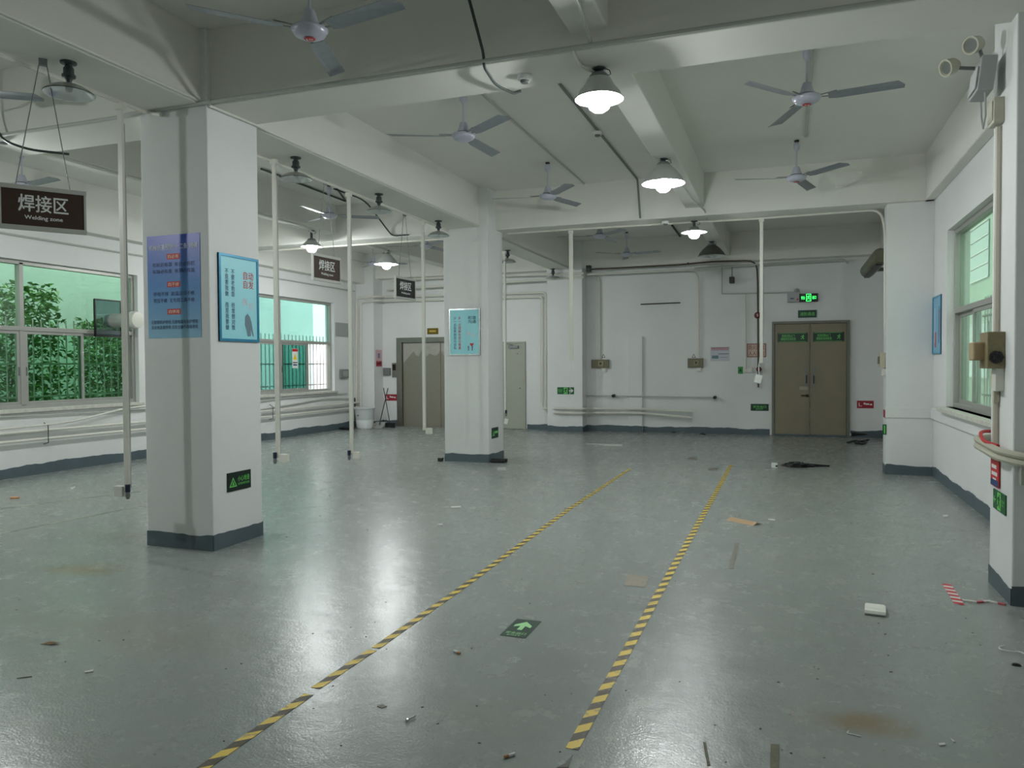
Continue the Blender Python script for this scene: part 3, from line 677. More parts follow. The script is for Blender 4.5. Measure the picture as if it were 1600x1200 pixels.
pipe('conduit', 'conduit high on the wall above the left windows', 'conduit', [(XL+.03, 5.7, 3.30), (XL+.03, 16.2, 3.30)], .014, PIPEG)
for (y, l) in ((7.9, 'near'), (12.9, 'far')):
    tag(MB().tube([(XL+.02, y, .42), (XL+.11, y, .44), (XL+.11, y, .68), (XL+.03, y, .72)], .006, 6).build('pipe_bracket', BLACK, origin=(XL, y, .42)), 'black wire bracket holding the pipes below the %s left window' % l, 'bracket')

# ------------------------------------------------------------------ small fittings on ceiling
def detector(label, p):
    t = thing('smoke_detector', label, 'smoke detector', p, 0, 'white smoke detectors')
    MB().lathe([(1e-4, 0), (.052, 0), (.055, -.02), (.05, -.035), (1e-4, -.036)], 20).build('base', WHITE, t, smooth=True)
    MB().lathe([(.032, -.034), (.034, -.044), (.026, -.055), (1e-4, -.056)], 16).build('sensor_head', mat('detector_grey', (120, 122, 120), .5), t, smooth=True)
detector('white smoke detector under the first cross beam, left of the largest lit lamp', at(820, 118, Z=3.6))
detector('white smoke detector on the dark ceiling conduit between the two lit lamps', (-2.06, at(934, 206, Z=4.17).y, 4.17))
detector('white smoke detector at the far left edge under the first cross beam', at(5, 217, Z=3.6))
detector('small white detector under the second cross beam', at(1040, 346, Z=3.57))

# ------------------------------------------------------------------ hanging brown signs
def welding(label, c, head, tilt, hookp, w=.49, h=.25, brown=None):
    t = thing('hanging_sign', label, 'sign', c, 0, 'hanging welding zone signs')
    t.rotation_euler = Euler((0, tilt, head))
    MB().box((0, 0, 0), (w, .018, h)).build('board', brown or BROWN, t)
    f = MB()
    for s in (-1, 1): f.box((0, 0, s*(h/2+.012)), (w+.03, .032, .03)); f.box((s*(w/2+.006), 0, 0), (.014, .028, h))
    f.build('sign_frame', SILV if False else mat('sign_frame_grey', (190, 190, 184), .4, metal=.2), t)
    textmesh('焊接区', w*.60, h*.46, WHITE, t, loc=(0, -.0105, h*.13), bold=.014)
    textmesh('Welding zone', w*.46, h*.14, WHITE, t, loc=(0, -.0105, -h*.27), bold=.016)
    M = Matrix.Translation(c) @ t.rotation_euler.to_matrix().to_4x4(); Mi = M.inverted()
    hk = Mi @ Vector(hookp)
    for s in (-1, 1): MB().tube([(s*w*.33, 0, h/2+.02), (hk.x+s*.02, hk.y, hk.z)], .0035, 5).build('hanging_chain', GREYM, t)
    MB().box(hk, (.05, .03, .05)).build('beam_hook', GREYM, t)
hp = at(67, 97, Z=3.58)
# sign 1: centre on its hanger
D1 = at(62, 326, Y=hp.y+.03)
welding('brown hanging sign reading Welding zone, largest and nearest at the left edge', Vector((hp.x-.06, D1.y, at(62, 326, X=hp.x-.06).z)), math.radians(90-35-90+0)+math.radians(90) if False else math.radians(55), 0.0, hp)
h2 = Vector((-4.92, at(509, 283, Z=3.58).y, 3.58))
welding('brown hanging sign beside the glaring lamp, middle of the three', at(510, 420, X=-4.95), math.radians(87), 0, (at(510, 420, X=-4.95).x, at(510, 420, X=-4.95).y, 3.58))
welding('black-looking hanging sign left of the second pillar, smallest and farthest', at(633, 451, X=-4.97), math.radians(86), 0, (-4.97, at(633, 451, X=-4.97).y, 3.58), brown=mat('sign_black_brown', (34, 33, 33), .45))

# ------------------------------------------------------------------ posters
def gradient_board(name, c_top, c_bot, h):
    m = bpy.data.materials.new(name); m.use_nodes = True; nt = m.node_tree; b = nt.nodes['Principled BSDF']
    tc = nt.nodes.new('ShaderNodeTexCoord'); s = nt.nodes.new('ShaderNodeSeparateXYZ'); mr = nt.nodes.new('ShaderNodeMapRange')
    mr.inputs[1].default_value = -h/2; mr.inputs[2].default_value = h/2
    r = nt.nodes.new('ShaderNodeValToRGB'); r.color_ramp.elements[0].color = (*lin(c_bot), 1); r.color_ramp.elements[1].color = (*lin(c_top), 1)
    e = r.color_ramp.elements.new(.5); e.color = (*lin((74, 134, 200)), 1)
    nt.links.new(tc.outputs['Object'], s.inputs[0]); nt.links.new(s.outputs[2], mr.inputs[0]); nt.links.new(mr.outputs[0], r.inputs[0]); nt.links.new(r.outputs[0], b.inputs['Base Color'])
    b.inputs['Roughness'].default_value = .35; return m
R = rect('-Y', 4.98, 230, 370, 315, 527)
BL = gradient_board('poster_blue_print', (62, 78, 190), (150, 196, 222), R[2])
dk = NAVY; PINKY = mat('print_cream', (250, 226, 204), .5)
sign('safety_poster', 'tall blue poster of machine safety rules on the nearest pillar', 'poster', R, BL,
     [('机械伤害预防“十二条”铁律', .5, .115, .92, .055, WHITE), ('四必有', .5, .21, .2, .036, PINKY), ('四不修', .5, .48, .2, .036, PINKY), ('四停用', .5, .745, .2, .036, PINKY),
      ('有轮必有罩  有台必有栏', .5, .285, .8, .042, dk), ('有轴必有套  有洞必有盖', .5, .35, .8, .042, dk), ('带电不修  高温过冷不修', .5, .57, .78, .042, dk), ('带压不修  无专用工具不修', .5, .635, .78, .042, dk),
      ('无联锁防护停用 无接地漏电保护停用', .5, .845, .88, .038, dk), ('无光电连锁停用 无安全操作规程停用', .5, .895, .88, .038, dk)],
     [(.5, .21, .25, .055, REDP, 'heading_pill'), (.5, .48, .25, .055, REDP, 'heading_pill'), (.5, .745, .25, .055, REDP, 'heading_pill'), (.5, .2, .001, .001, REDP, 'heading_pill')][:3], thick=.004)
def vtext(s): return '\n'.join(s)
def motto(label, R, head, hm, v1, v2, m1, m2, pict):
    th = .012; c, w, h, rz = R
    t = sign('motto_poster', label, 'poster', R, CYAN,
         [(head, .74, .27 if pict == 'man' else .24, .26, .2 if pict == 'man' else .16, hm), ('执', .64, .53, .13, .09, mat('print_pale_pink', (226, 206, 214), .5)), ('行', .79, .58, .13, .09, mat('print_pale_pink', (226, 206, 214), .5)),
          (vtext(v1), .19, .52, .085, .70, m1), (vtext(v2), .34, .52, .085, .70, m2)], thick=th, frame=CYANF if pict == 'man' else SILV, fw=.022)
    P = lambda x, y: Vector(((x-.5)*w, -th-.0012, (.5-y)*h))
    if pict == 'man':
        g = mat('print_grey_blue', (112, 136, 150), .6)
        MB().poly([P(*q) for q in [(.64, .70), (.70, .665), (.76, .70), (.80, .76), (.84, .88), (.86, .93), (.83, .93), (.78, .85), (.78, .93), (.70, .935), (.67, .86), (.63, .80)]], (0, -.0006, 0)).build('printed_figure', g, t)
    else:
        MB().poly([P(*q) for q in [(.73, .815), (.67, .765), (.68, .74), (.71, .74), (.73, .755), (.75, .74), (.78, .74), (.79, .765)]], (0, -.0006, 0)).build('printed_heart', REDP, t)
        g = mat('print_grey_blue', (112, 136, 150), .6)
        for x in (.62, .74): MB().poly([P(x-.02, .80), P(x+.03, .80), P(x+.02, .9), P(x-.01, .9)], (0, -.0006, 0)).build('printed_hand', g, t)
    return t
motto('cyan motto poster in blue frame on the right face of the nearest pillar', rect('+X', P1[1], 339, 394, 403, 535), '自动\n自发', REDP, '不是要我做 而是我要做', '不要老抱怨 经常想对策', NAVY, NAVY, 'man')
motto('cyan motto poster with a red heart on the second pillar', rect('-Y', 10.86, 702, 483, 751, 555), '和谐\n沟通', mat('print_dark_slate', (44, 66, 86), .5), '少一点指责抱怨与自私', '多一点理解包容与尊重', NAVY, REDP, 'heart')
R = rect('-X', 1.8, 1459, 465, 1471, 553)
sign('motto_poster', 'narrow-looking light blue poster on the right wall beside the window', 'poster', R, mat('poster_sky', (116, 178, 206), .4),
     bars=[(.25+.0, .5, .06, .6, mat('print_pale_pink', (226, 206, 214), .5), 'print_line'), (.75, .5, .05, .62, NAVY, 'print_line'), (.87, .5, .04, .5, REDP, 'print_line'), (.35, .75, .14, .26, REDP, 'printed_figure')], frame=CYANF, fw=.02)

# ------------------------------------------------------------------ green and red safety signs
def tri(parent, cx, cz, s, y, m, m2):
    MB().poly([(cx-s/2, y, cz-s*.43), (cx+s/2, y, cz-s*.43), (cx, y, cz+s*.43)], (0, -.0006, 0)).build('warning_triangle', m, parent)
    MB().poly([(cx-s*.33, y-.001, cz-s*.33), (cx+s*.33, y-.001, cz-s*.33), (cx, y-.001, cz+s*.25)], (0, -.0006, 0)).build('triangle_inner', m2, parent)
    MB().poly([(cx-s*.14, y-.002, cz-s*.28), (cx+s*.14, y-.002, cz-s*.28), (cx+s*.06, y-.002, cz-s*.05), (cx+.0, y-.002, cz+s*.1), (cx-s*.07, y-.002, cz-s*.05)], (0, -.0006, 0)).build('printed_figure', m, parent)
R = rect('+X', P1[1], 354, 740, 391, 761)
t = sign('floor_warning_sign', 'dark green wet floor warning sign low on the nearest pillar', 'safety sign', R, mat('sign_near_black_green', (4, 30, 26), .35), [('小心地滑', .68, .38, .50, .30, LGREEN), ('CAUTION WET FLOOR', .68, .66, .5, .12, LGREEN)])
tri(t, -R[1]*.27, -R[2]*.02, R[2]*.6, -.0095, LGREEN, DGREEN)
R = rect('+X', P2[1], 768, 669, 778, 683)
t = sign('floor_warning_sign', 'small green warning sign low on the side of the second pillar', 'safety sign', R, DGREEN, bars=[(.66, .45, .5, .22, LGREEN, 'print_line')])
tri(t, -R[1]*.27, 0, R[2]*.6, -.0095, LGREEN, DGREEN)
def running_man(parent, cx, cz, s, y, m):
    P = lambda x, z: Vector((cx+x*s, y, cz+z*s))
    mb = MB(); mb.lathe([(1e-4, 0), (.085*s, 0)], 10, P(.1, .36), Matrix.Rotation(PI/2, 3, 'X'))
    for a, b, w in [((.05, .26), (-.05, -.02), .1), ((.05, .24), (.26, .1), .05), ((.04, .25), (-.2, .2), .05), ((-.2, .2), (-.28, .05), .045), ((-.05, -.02), (.16, -.14), .06), ((.16, -.14), (.1, -.38), .055), ((-.05, -.02), (-.12, -.22), .06), ((-.12, -.22), (-.34, -.3), .055)]:
        a_, b_ = P(*a), P(*b); d = (b_-a_).normalized(); n = Vector((-d.z, 0, d.x))*w*s
        mb.add([a_-n, a_+n, b_+n*.8, b_-n*.8], [(0, 1, 2, 3)])
    mb.build('running_figure', m, parent)
def arrow(parent, cx, cz, s, y, m, d=1):
    MB().poly([Vector((cx+d*x*s, y, cz+z*s)) for x, z in [(-.45, -.09), (.08, -.09), (.08-.12, -.38), (.1, -.38), (.45, 0), (.1, .38), (-.04, .38), (.08, .09), (-.45, .09)]], (0, -.0006, 0)).build('printed_arrow', m, parent)
R = rect('-Y', 16.36, 871, 605, 897, 616)
t = sign('exit_sign', 'green exit sign with right arrow on the back wall pillar', 'safety sign', R, mat('sign_mid_green', (10, 92, 44), .4), [('安全出口', .18, .4, .26, .22, LGREEN), ('EXIT', .18, .66, .2, .14, LGREEN)], [(.5, .5, .22, .9, LGREEN, 'figure_panel')])
running_man(t, 0, 0, R[2]*.9, -.0105, DGREEN); arrow(t, R[1]*.33, 0, R[2]*.7, -.0095, WHITE, 1)
R = rect('-Y', YB, 1173, 631, 1201, 642)
sign('exit_sign', 'dark green exit lettering sign low on the wall left of the double door', 'safety sign', R, DGREEN, [('安全出口', .5, .4, .72, .36, LGREEN), ('EXIT', .5, .76, .4, .18, LGREEN)])
R = rect('-Y', YB, 1247, 485, 1276, 496)
sign('fire_route_sign', 'green fire route sign just above the double door', 'safety sign', R, DGREEN, [('消防通道', .5, .5, .8, .5, LGREEN)], frame=mat('sign_edge_green', (30, 84, 60), .4), fw=.02)
t = sign('exit_sign', 'green running figure exit sign on the right edge pillar', 'safety sign', rect('-X', 1.3, 1554, 763, 1573, 806), mat('sign_mid_green', (10, 92, 44), .4), [('安全出口', .82, .4, .26, .16, LGREEN), ('EXIT', .82, .6, .22, .1, LGREEN)], [(.5, .5, .27, .9, LGREEN, 'figure_panel')])
Rr = rect('-X', 1.3, 1554, 763, 1573, 806); running_man(t, 0, 0, Rr[2]*.85, -.0105, DGREEN); arrow(t, -Rr[1]*.34, 0, Rr[2]*.5, -.0095, LGREEN, -1)
t = sign('exit_sign', 'small green exit sign on the edge of the wall pillar right of the double door', 'safety sign', rect('-Y', 11.3, 1379, 663, 1385, 679), mat('sign_mid_green', (10, 92, 44), .4), bars=[(.5, .5, .3, .8, LGREEN, 'figure_panel')])
for (x0, y0, x1, y1, lab, face, val) in [(1339, 626, 1365, 638, 'red warning sign low on the wall right of the double door', '-Y', YB), (602, 616, 620, 626, 'red warning sign low beside the lift frame', '-Y', YB)]:
    R = rect(face, val, x0, y0, x1, y1)
    t = sign('warning_sign', lab, 'safety sign', R, REDS, bars=[(.62, .45, .22, .2, WHITE, 'print_line'), (.84, .5, .14, .2, WHITE, 'print_line'), (.2, .7, .2, .08, WHITE, 'print_line'), (.13, .45, .05, .4, WHITE, 'printed_figure'), (.45, .38, .1, .25, WHITE, 'print_line')])
R = rect('-Y', YB, 587, 547, 598, 573)
sign('safety_notice', 'pink and red notice on the corner pillar side beside the lift', 'notice', (Vector((-9.418, 16.53, R[0].z)), .3, R[2], ROT['+X']), mat('notice_pink', (216, 176, 186), .5), bars=[(.5, .82, .9, .3, REDS, 'print_panel'), (.5, .35, .35, .3, mat('print_grey_blue', (112, 136, 150), .6), 'printed_figure'), (.5, .8, .6, .05, WHITE, 'print_line')])
R = rect('-Y', YB, 1110, 542, 1140, 564)
sign('safety_notice', 'white notice sheet with red heading on the back wall', 'notice', R, mat('notice_white', (196, 198, 206), .5), bars=[(.5, .1, .9, .06, REDS, 'print_line'), (.5, .22, .9, .04, REDS, 'print_line'), (.68, .5, .55, .04, NAVY, 'print_line'), (.25, .72, .35, .22, mat('print_grey_blue', (112, 136, 150), .6), 'printed_figure'), (.7, .75, .4, .03, mat('print_grey_blue', (1, 1, 1)), 'print_line')], thick=.003)
R = rect('-Y', YB, 1167, 537, 1197, 558)
sign('fire_notice', 'red-lettered fire prevention notice left of the double door', 'notice', R, mat('notice_beige', (204, 186, 172), .5), [('防火防盗', .5, .28, .82, .33, REDS), ('人人有责', .5, .72, .82, .33, REDS)], frame=mat('notice_edge_red', (150, 96, 86), .5), fw=.02, thick=.004)
R = rect('-Y', YB, 1153, 573, 1161, 584)
t = sign('warning_sticker', 'small green warning sticker beside the white switch', 'sticker', R, mat('sticker_green', (52, 150, 62), .5), thick=.002)
MB().poly([(-.035, -.003, -.03), (.035, -.003, -.03), (0, -.003, .045)], (0, -.0006, 0)).build('warning_triangle', mat('sticker_dark', (20, 70, 30), .5), t)
R = rect('-Y', YB, 668, 513, 685, 522)
t = sign('lift_plate', 'gold plate above the lift door', 'sign', R, GOLD, bars=[(.5, .5, .6, .3, mat('gold_print', (196, 170, 70), .4), 'print_line')], thick=.02)
for (x, l) in ((943, 'left'), (1084, 'right')):
    c = at(x, 556, Y=YB)
    t = thing('warning_sticker', 'tiny triangular warning sticker above the %s olive outlet' % l, 'sticker', c, 0, 'triangular warning stickers')
    MB().poly([(-.045, -.002, -.04), (.045, -.002, -.04), (0, -.002, .045)], (0, .002, 0)).build('sticker_border', mat('sticker_grey', (96, 98, 96), .6), t)
    MB().poly([(-.024, -.003, -.028), (.024, -.003, -.028), (0, -.003, .022)], (0, .001, 0)).build('sticker_centre', WHITE, t)
# yellow warning sticker on window 2
c = at(460, 560, X=-9.98)
t = thing('window_sticker', 'white hazard sticker with yellow triangle on the far left window sash', 'sticker', (-9.965, c.y, c.z), PI/2)
w_, h_ = .2, .42
MB().box((0, 0, 0), (w_, .003, h_)).build('board', WHITE, t); MB().box((0, -.0025, h_*.42), (w_, .001, h_*.14)).build('print_line', REDP, t)
MB().poly([(-.07, -.003, -.03), (.07, -.003, -.03), (0, -.003, .1)], (0, .001, 0)).build('warning_triangle', YEL, t)
MB().box((0, -.0025, -.09), (w_*.8, .001, .02)).build('print_line', BLACK, t); MB().box((0, -.0025, -.14), (w_*.7, .001, .03)).build('print_line', NAVY, t)

# lit exit sign + emergency light box
R = rect('-Y', 16.68, 1249, 459, 1278, 471); c, w, h, rz = R
t = thing('lit_exit_sign', 'glowing green exit sign with running figure above the double door', 'exit sign', c)
MB().box((0, .03, 0), (w, .05, h)).build('housing', BLACK, t, bev=.004)
g = MB()
for (a, b) in (((-.135, -.5), (-.105, .5)), ((.105, -.5), (.135, .5))): g.b2((a[0]*w, .002, a[1]*h*.9), (b[0]*w, -.001, b[1]*h*.9))
g.b2((-.13*w, .002, .38*h), (.13*w, -.001, .46*h)); g.b2((-.13*w, .002, -.46*h), (.13*w, -.001, -.38*h)); g.build('lit_frame', GLOW, t)
running_man(t, 0, 0, h*.7, -.0025, GLOW)
textmesh('安全', w*.2, h*.4, GLOW, t, loc=(-.3*w, -.003, 0), bold=.03); textmesh('出口', w*.2, h*.4, GLOW, t, loc=(.3*w, -.003, 0), bold=.03)
R = rect('-Y', 16.68, 1230, 456, 1249, 472); c, w, h, rz = R
t = thing('emergency_light', 'white emergency light box left of the glowing exit sign', 'emergency light', c)
MB().box((0, .03, 0), (w, .08, h)).build('housing', mat('grey_white_plastic', (170, 172, 172), .5), t, bev=.005)
MB().lathe([(.01, .0), (.05, -.03), (.055, -.05), (.03, -.05)], 14, (w*.3, -.03, h*.55), Matrix.Rotation(PI/2, 3, 'X')).build('lamp_head', mat('grey_white_plastic', (170, 172, 172)), t, smooth=True)
MB().box((-.1*w, -.012, -.15*h), (w*.3, .004, .02)).build('label_strip', NAVY, t); MB().box((w*.35, -.012, -.05), (.03, .004, .03)).build('indicator', REDP, t)

# ------------------------------------------------------------------ double door, lift, rear door
t = thing('door_1', None, None, ((DD[0]+DD[1])/2, YB, 0)); struct(t, 'taupe double fire door under the exit sign')
w = DD[1]-DD[0]; h = DD[3]
f = MB(); e = .05
for s in (-1, 1): f.box((s*(w/2+e/2), -.03, (h+e)/2), (e, .07, h+e))
f.box((0, -.03, h+e/2), (w, .07, e)); f.build('door_frame', mat('door_frame_grey', (122, 122, 112), .5), t, bev=.004)
for s in (-1, 1):
    lf = MB().box((s*(w/4+.002), -.022, h/2+.015), (w/2-.012, .04, h-.04)).build('door_leaf', DOORM, t, bev=.004)
    MB().box((s*.07, -.048, 1.16), (.05, .012, .30)).build('handle_plate', GREYM, lf); MB().tube([(s*.07, -.05, 1.08), (s*.07, -.085, 1.10), (s*.07, -.085, 1.22), (s*.07, -.05, 1.24)], .009, 8).build('door_handle', BLACK, lf, smooth=True)
    MB().box((s*.09, -.046, 1.36), (.05, .006, .07)).build('small_plate', GREYM, lf)
    lw = .52
    pl = MB().box((s*(.335 if s < 0 else .345), -.046, 2.02), (lw+.06, .006, .19)).build('door_sign', DGREEN, lf)
    textmesh('常闭式防火门\n请保持关闭状态', lw*.56, .12, LGREEN, pl, loc=(s*.34-.08, -.0502, 2.02))
    for z in (1.935+.0, 2.105): MB().box((s*.34, -.0498, z), (lw, .001, .006)).build('print_line', LGREEN, pl)
    mbm = MB(); running_man(pl, s*.34+.2, 2.02, .12, -.0505, LGREEN)
    if s < 0:
        MB().box((-.12, -.046, .98), (.16, .004, .07)).build('sticker', mat('old_sticker', (168, 160, 140), .7), lf)
        lv = MB().cyl((-.05, -.06, .83), .03, .05, 14, Matrix.Rotation(PI/2, 3, 'X')); lv.box((-.1, -.085, .835), (.14, .02, .022)); lv.build('lever_handle', mat('dark_bronze', (60, 50, 38), .35, metal=.7), lf, smooth=True)
MB().box((0, -.02, .02), (w, .09, .035)).build('threshold', SKIRT, t)
# lift
ex0, ex1 = -9.0, -7.25; eh = 2.17
t = thing('door_2', None, None, ((ex0+ex1)/2, YB, 0)); struct(t, 'stainless steel lift door with torn protective film')
w = ex1-ex0
f = MB()
for s in (-1, 1): f.box((s*(w/2-.07), -.045, eh/2), (.14, .1, eh))
f.box((0, -.045, eh-.06), (w-.28, .1, .12)); f.build('lift_frame', STEEL, t, bev=.004)
for (i, (a, b)) in enumerate(((-w/2+.15, .28), (.285, w/2-.15))):
    lf = MB().b2((a, -.03+i*.012, .01), (b, .0, eh-.13)).build('lift_panel', STEELD, t)
    rnd = random.Random(5+i); top = eh-.14; pts = [(a+.01, -.034, top), (b-.01, -.034, top)]
    n = 14
    for k in range(n+1):
        x = b-.01-(b-a-.02)*k/n
        dd = .16+.10*abs(math.sin(k*.9+i))+rnd.uniform(-.05, .08)
        if i == 0 and k > 9: dd = .12+.12*(k-9)*.6
        pts.append((x, -.034, top-dd))
    MB().poly([(p[0], p[1]+i*.012, p[2]) for p in pts], (0, .002, 0)).build('protective_film', mat('torn_film', (176, 172, 162), .6, noise=.15, scale=12), lf)
MB().box((0, -.05, .006), (w-.1, .12, .012)).build('threshold', STEELD, t)
R = rect('-Y', YB, 613, 566, 620, 591)
t = thing('lift_call_panel', 'narrow steel lift call panel with dark display', 'call panel', R[0])
MB().box((0, -.012, 0), (.12, .024, .36)).build('plate', STEEL, t, bev=.003); MB().box((0, -.026, .07), (.085, .006, .15)).build('display', mat('dark_display', (36, 18, 26), .2), t)
for z in (-.06, -.11): MB().cyl((0, -.026, z), .014, .008, 12, Matrix.Rotation(PI/2, 3, 'X')).build('call_button', GREYM, t)
R = rect('-Y', YB, 601, 575, 611, 586)
t = thing('wall_box', 'grey square control box left of the lift call panel', 'control box', R[0])
MB().box((0, -.04, 0), (.18, .08, .18)).build('box_body', GREYM, t, bev=.006); MB().box((0, -.083, 0), (.14, .006, .14)).build('box_lid', mat('mid_grey', (116, 118, 116), .5), t)
# rear door
t = thing('door_3', None, None, (-6.14, YB, 0)); struct(t, 'grey-green single door behind the second pillar')
w, h = .9, 1.99
f = MB()
for s in (-1, 1): f.box((s*(w/2-.02), -.02, h/2+.02), (.04, .05, h+.04))
f.box((0, -.02, h+.02), (w-.08, .05, .04)); f.build('door_frame', DOOR2, t)
lf = MB().box((0, -.015, h/2), (w-.085, .035, h-.01)).build('door_leaf', DOOR2, t, bev=.003)
cl = MB().box((.17, -.06, h-.08), (.24, .05, .06)); cl.tube([(.17, -.08, h-.04), (.02, -.12, h-.0), (-.1, -.06, h+.04)], .008, 6); cl.build('door_closer', GREYM, lf)
MB().cyl((.32, -.04, .95), .012, .02, 10, Matrix.Rotation(PI/2, 3, 'X')).build('lock', BLACK, lf)
MB().box((.26, -.034, 1.75), (.02, .004, .02)).build('door_mark', BLACK, lf)

# ------------------------------------------------------------------ outlets and boxes on back wall
def outlet(R, label):
    c, w, h, rz = R
    t = thing('power_outlet', label, 'outlet', c, rz, 'olive industrial outlets')
    MB().box((0, -.035, 0), (w, .07, h)).build('box_body', OLIVE, t, bev=.006)
    MB().box((w*.06, -.075, 0), (w*.34, .02, h*.6)).build('socket_cover', mat('olive_light', (150, 142, 110), .5), t, bev=.004)
    MB().poly([(0, -.088, -.03), (0, -.088, .04), (.05, -.088, .005)], (0, .004, 0)).build('printed_mark', BLACK, t)
outlet(rect('-Y', YB, 925, 562, 952, 575), 'olive industrial outlet on the back wall, left of the boxed chase')
outlet(rect('-Y', YB, 1075, 560, 1099, 574), 'olive industrial outlet on the back wall, right of the boxed chase')
for (x, y, l) in ((944, 578, 'left'), (1092, 577, 'right')):
    c = at(x, y, Y=YB); t = thing('light_switch', 'small white switch just under the %s olive outlet' % l, 'switch', c, 0, 'small white switches')
    MB().box((0, -.02, 0), (.10, .04, .09)).build('plate', PIPE, t, bev=.004); MB().box((0, -.043, 0), (.05, .008, .05)).build('rocker', WHITE, t)
R = rect('-Y', YB, 1161, 574, 1176, 582)
t = thing('light_switch', 'wide white switch box beside the small green sticker', 'switch', R[0])
MB().box((0, -.02, 0), (R[1], .04, R[2])).build('plate', PIPE, t, bev=.004)
for x in (-.04, .04): MB().box((x, -.043, 0), (.03, .006, .05)).build('rocker', WHITE, t)
c = at(1184, 493, Y=YB); t = thing('fire_alarm', 'dark red round fire alarm bell on the back wall', 'alarm', (c.x-.0, YB-.06, c.z))
MB().lathe([(1e-4, .09), (.03, .08), (.05, .06), (.065, .03), (.07, 0), (.03, -.055)], 20, (0, 0, 0), Matrix.Rotation(PI/2, 3, 'X')).build('bell_dome', mat('alarm_red', (110, 26, 30), .4), t, smooth=True)
textmesh('S', .04, .06, WHITE, t, loc=(0, -.092, 0))
c = at(1186, 577, Y=YB); t = thing('pipe_valve', 'black valve at the lower end of the dark pipe', 'valve', (c.x, YB-.1, c.z))
MB().cyl((0, 0, 0), .055, .09, 16, Matrix.Rotation(PI/2, 3, 'X')).build('valve_body', BLACK, t, smooth=True); MB().cyl((.0, -.055, 0), .03, .03, 12, Matrix.Rotation(PI/2, 3, 'X')).build('valve_cap', REDS, t, smooth=True)
c = at(1144, 437, Y=16.72); t = thing('security_camera', 'small black security camera high on the back wall', 'camera', (c.x, 16.62, c.z))
MB().box((0, 0, -.02), (.10, .16, .13)).build('camera_body', BLACK, t, bev=.01); MB().tube([(0, .05, .04), (0, .06, .2), (0, .1, .26)], .01, 6).build('bracket', GREYM, t); MB().cyl((0, -.085, -.02), .03, .02, 14, Matrix.Rotation(PI/2, 3, 'X')).build('lens', mat('lens_glass', (8, 8, 12), .1), t)
# junction block at back beam
tag(MB().box(at(920, 420, Y=16.3), (.10, .12, .14)).build('junction_box', DARKC, origin=at(920, 420, Y=16.3), bev=.005), 'dark junction box at the top of the back wall pillar', 'junction box')
# left wall panel + switch
c0, w, h, rz = rect('+X', XL, 528, 504, 542, 526)
t = thing('wall_panel', 'grey flush access panel right of the far left window', 'panel', c0, rz)
MB().box((0, -.012, 0), (.62, .024, h)).build('panel_door', mat('panel_grey', (160, 164, 162), .5), t, bev=.003); MB().box((.26, -.028, 0), (.02, .01, .05)).build('latch', GREYM, t)
c0, w, h, rz = rect('+X', XL, 531, 577, 541, 591)
t = thing('wall_socket', 'grey covered socket below the access panel on the left wall', 'socket', c0, rz)
MB().box((0, -.03, 0), (.34, .06, h)).build('box_body', mat('socket_grey', (128, 132, 128), .5), t, bev=.02); MB().box((0, -.066, 0), (.2, .012, h*.6)).build('socket_cover', mat('socket_pale', (160, 162, 156), .5), t, bev=.004)
# air curtain behind the right wall pillar
t = thing('air_curtain', 'olive cylindrical air curtain high on the wall behind the right wall pillar', 'air curtain', (1.32, 13.75, 3.1))
MB().lathe([(1e-4, -1.05), (.09, -1.05), (.12, -1.0), (.12, 1.0), (.09, 1.05), (1e-4, 1.05)], 20, (0, 0, 0), Matrix.Rotation(PI/2, 3, 'X')).build('housing', mat('olive_grey', (106, 108, 88), .45), t, smooth=True)
MB().b2((.05, -.9, -.03), (.48, -.8, .03)).b2((.05, .8, -.03), (.48, .9, .03)).build('bracket', GREYM, t); MB().b2((-.06, -.95, -.13), (.02, .95, -.10)).build('outlet_slot', BLACK, t)
# switch boxes at wall pillar edge (left face of pillar, X=1.245)
t = thing('wall_switch_box', 'beige switch box on the edge of the wall pillar right of the double door', 'switch box', (1.245, 11.44, at(1376, 563, X=1.24).z), ROT['-X'])
MB().box((0, -.035, 0), (.15, .07, .2)).build('box_body', mat('beige_plastic', (186, 182, 158), .5), t, bev=.006); MB().box((.0, -.08, .0), (.08, .02, .1)).build('switch_cover', OLIVE, t, bev=.004)
MB().box((0, -.02, -.16), (.09, .04, .09)).build('lower_box', PIPE, t, bev=.004)
sign('warning_sign', 'narrow dark red plate low on the edge of the wall pillar', 'safety sign', (Vector((1.245, 11.45, at(1380, 645, X=1.245).z)), .16, .1, ROT['-X']), REDS)

# ------------------------------------------------------------------ right edge pillar fittings
X3 = P3[0]
pipe('conduit', 'flat white trunking down the right edge pillar', 'conduit', [(X3-.012, 5.77, 3.02), (X3-.012, 5.77, .92)], .022, mat('trunking_cream', (196, 190, 176), .5))
t = thing('junction_box', 'white junction box under the twin head emergency light', 'junction box', (X3, 5.77, at(1555, 187, X=X3).z), ROT['-X'])
MB().box((0, -.03, 0), (.16, .06, .16)).build('box_body', mat('aged_white_plastic', (190, 188, 170), .5), t, bev=.006); MB().box((0, -.062, 0), (.12, .006, .12)).build('box_lid', mat('aged_white_plastic', (1, 1, 1)), t)
zc = at(1550, 143, X=X3).z
t = thing('emergency_light', 'twin head emergency light tilted on the right edge pillar', 'emergency light', (X3-.02, 5.80, zc+.02), ROT['-X'])
RT = Euler((math.radians(-7), 0, 0)).to_matrix()
MB().box((0, -.08, 0), (.26, .09, .22), RT).build('housing', mat('grey_white_plastic', (170, 172, 172), .5), t, bev=.006)
MB().box((0, -.135, -.015), (.2, .01, .14), RT).build('front_panel', mat('pale_grey_plastic', (196, 198, 198), .5), t, bev=.003)
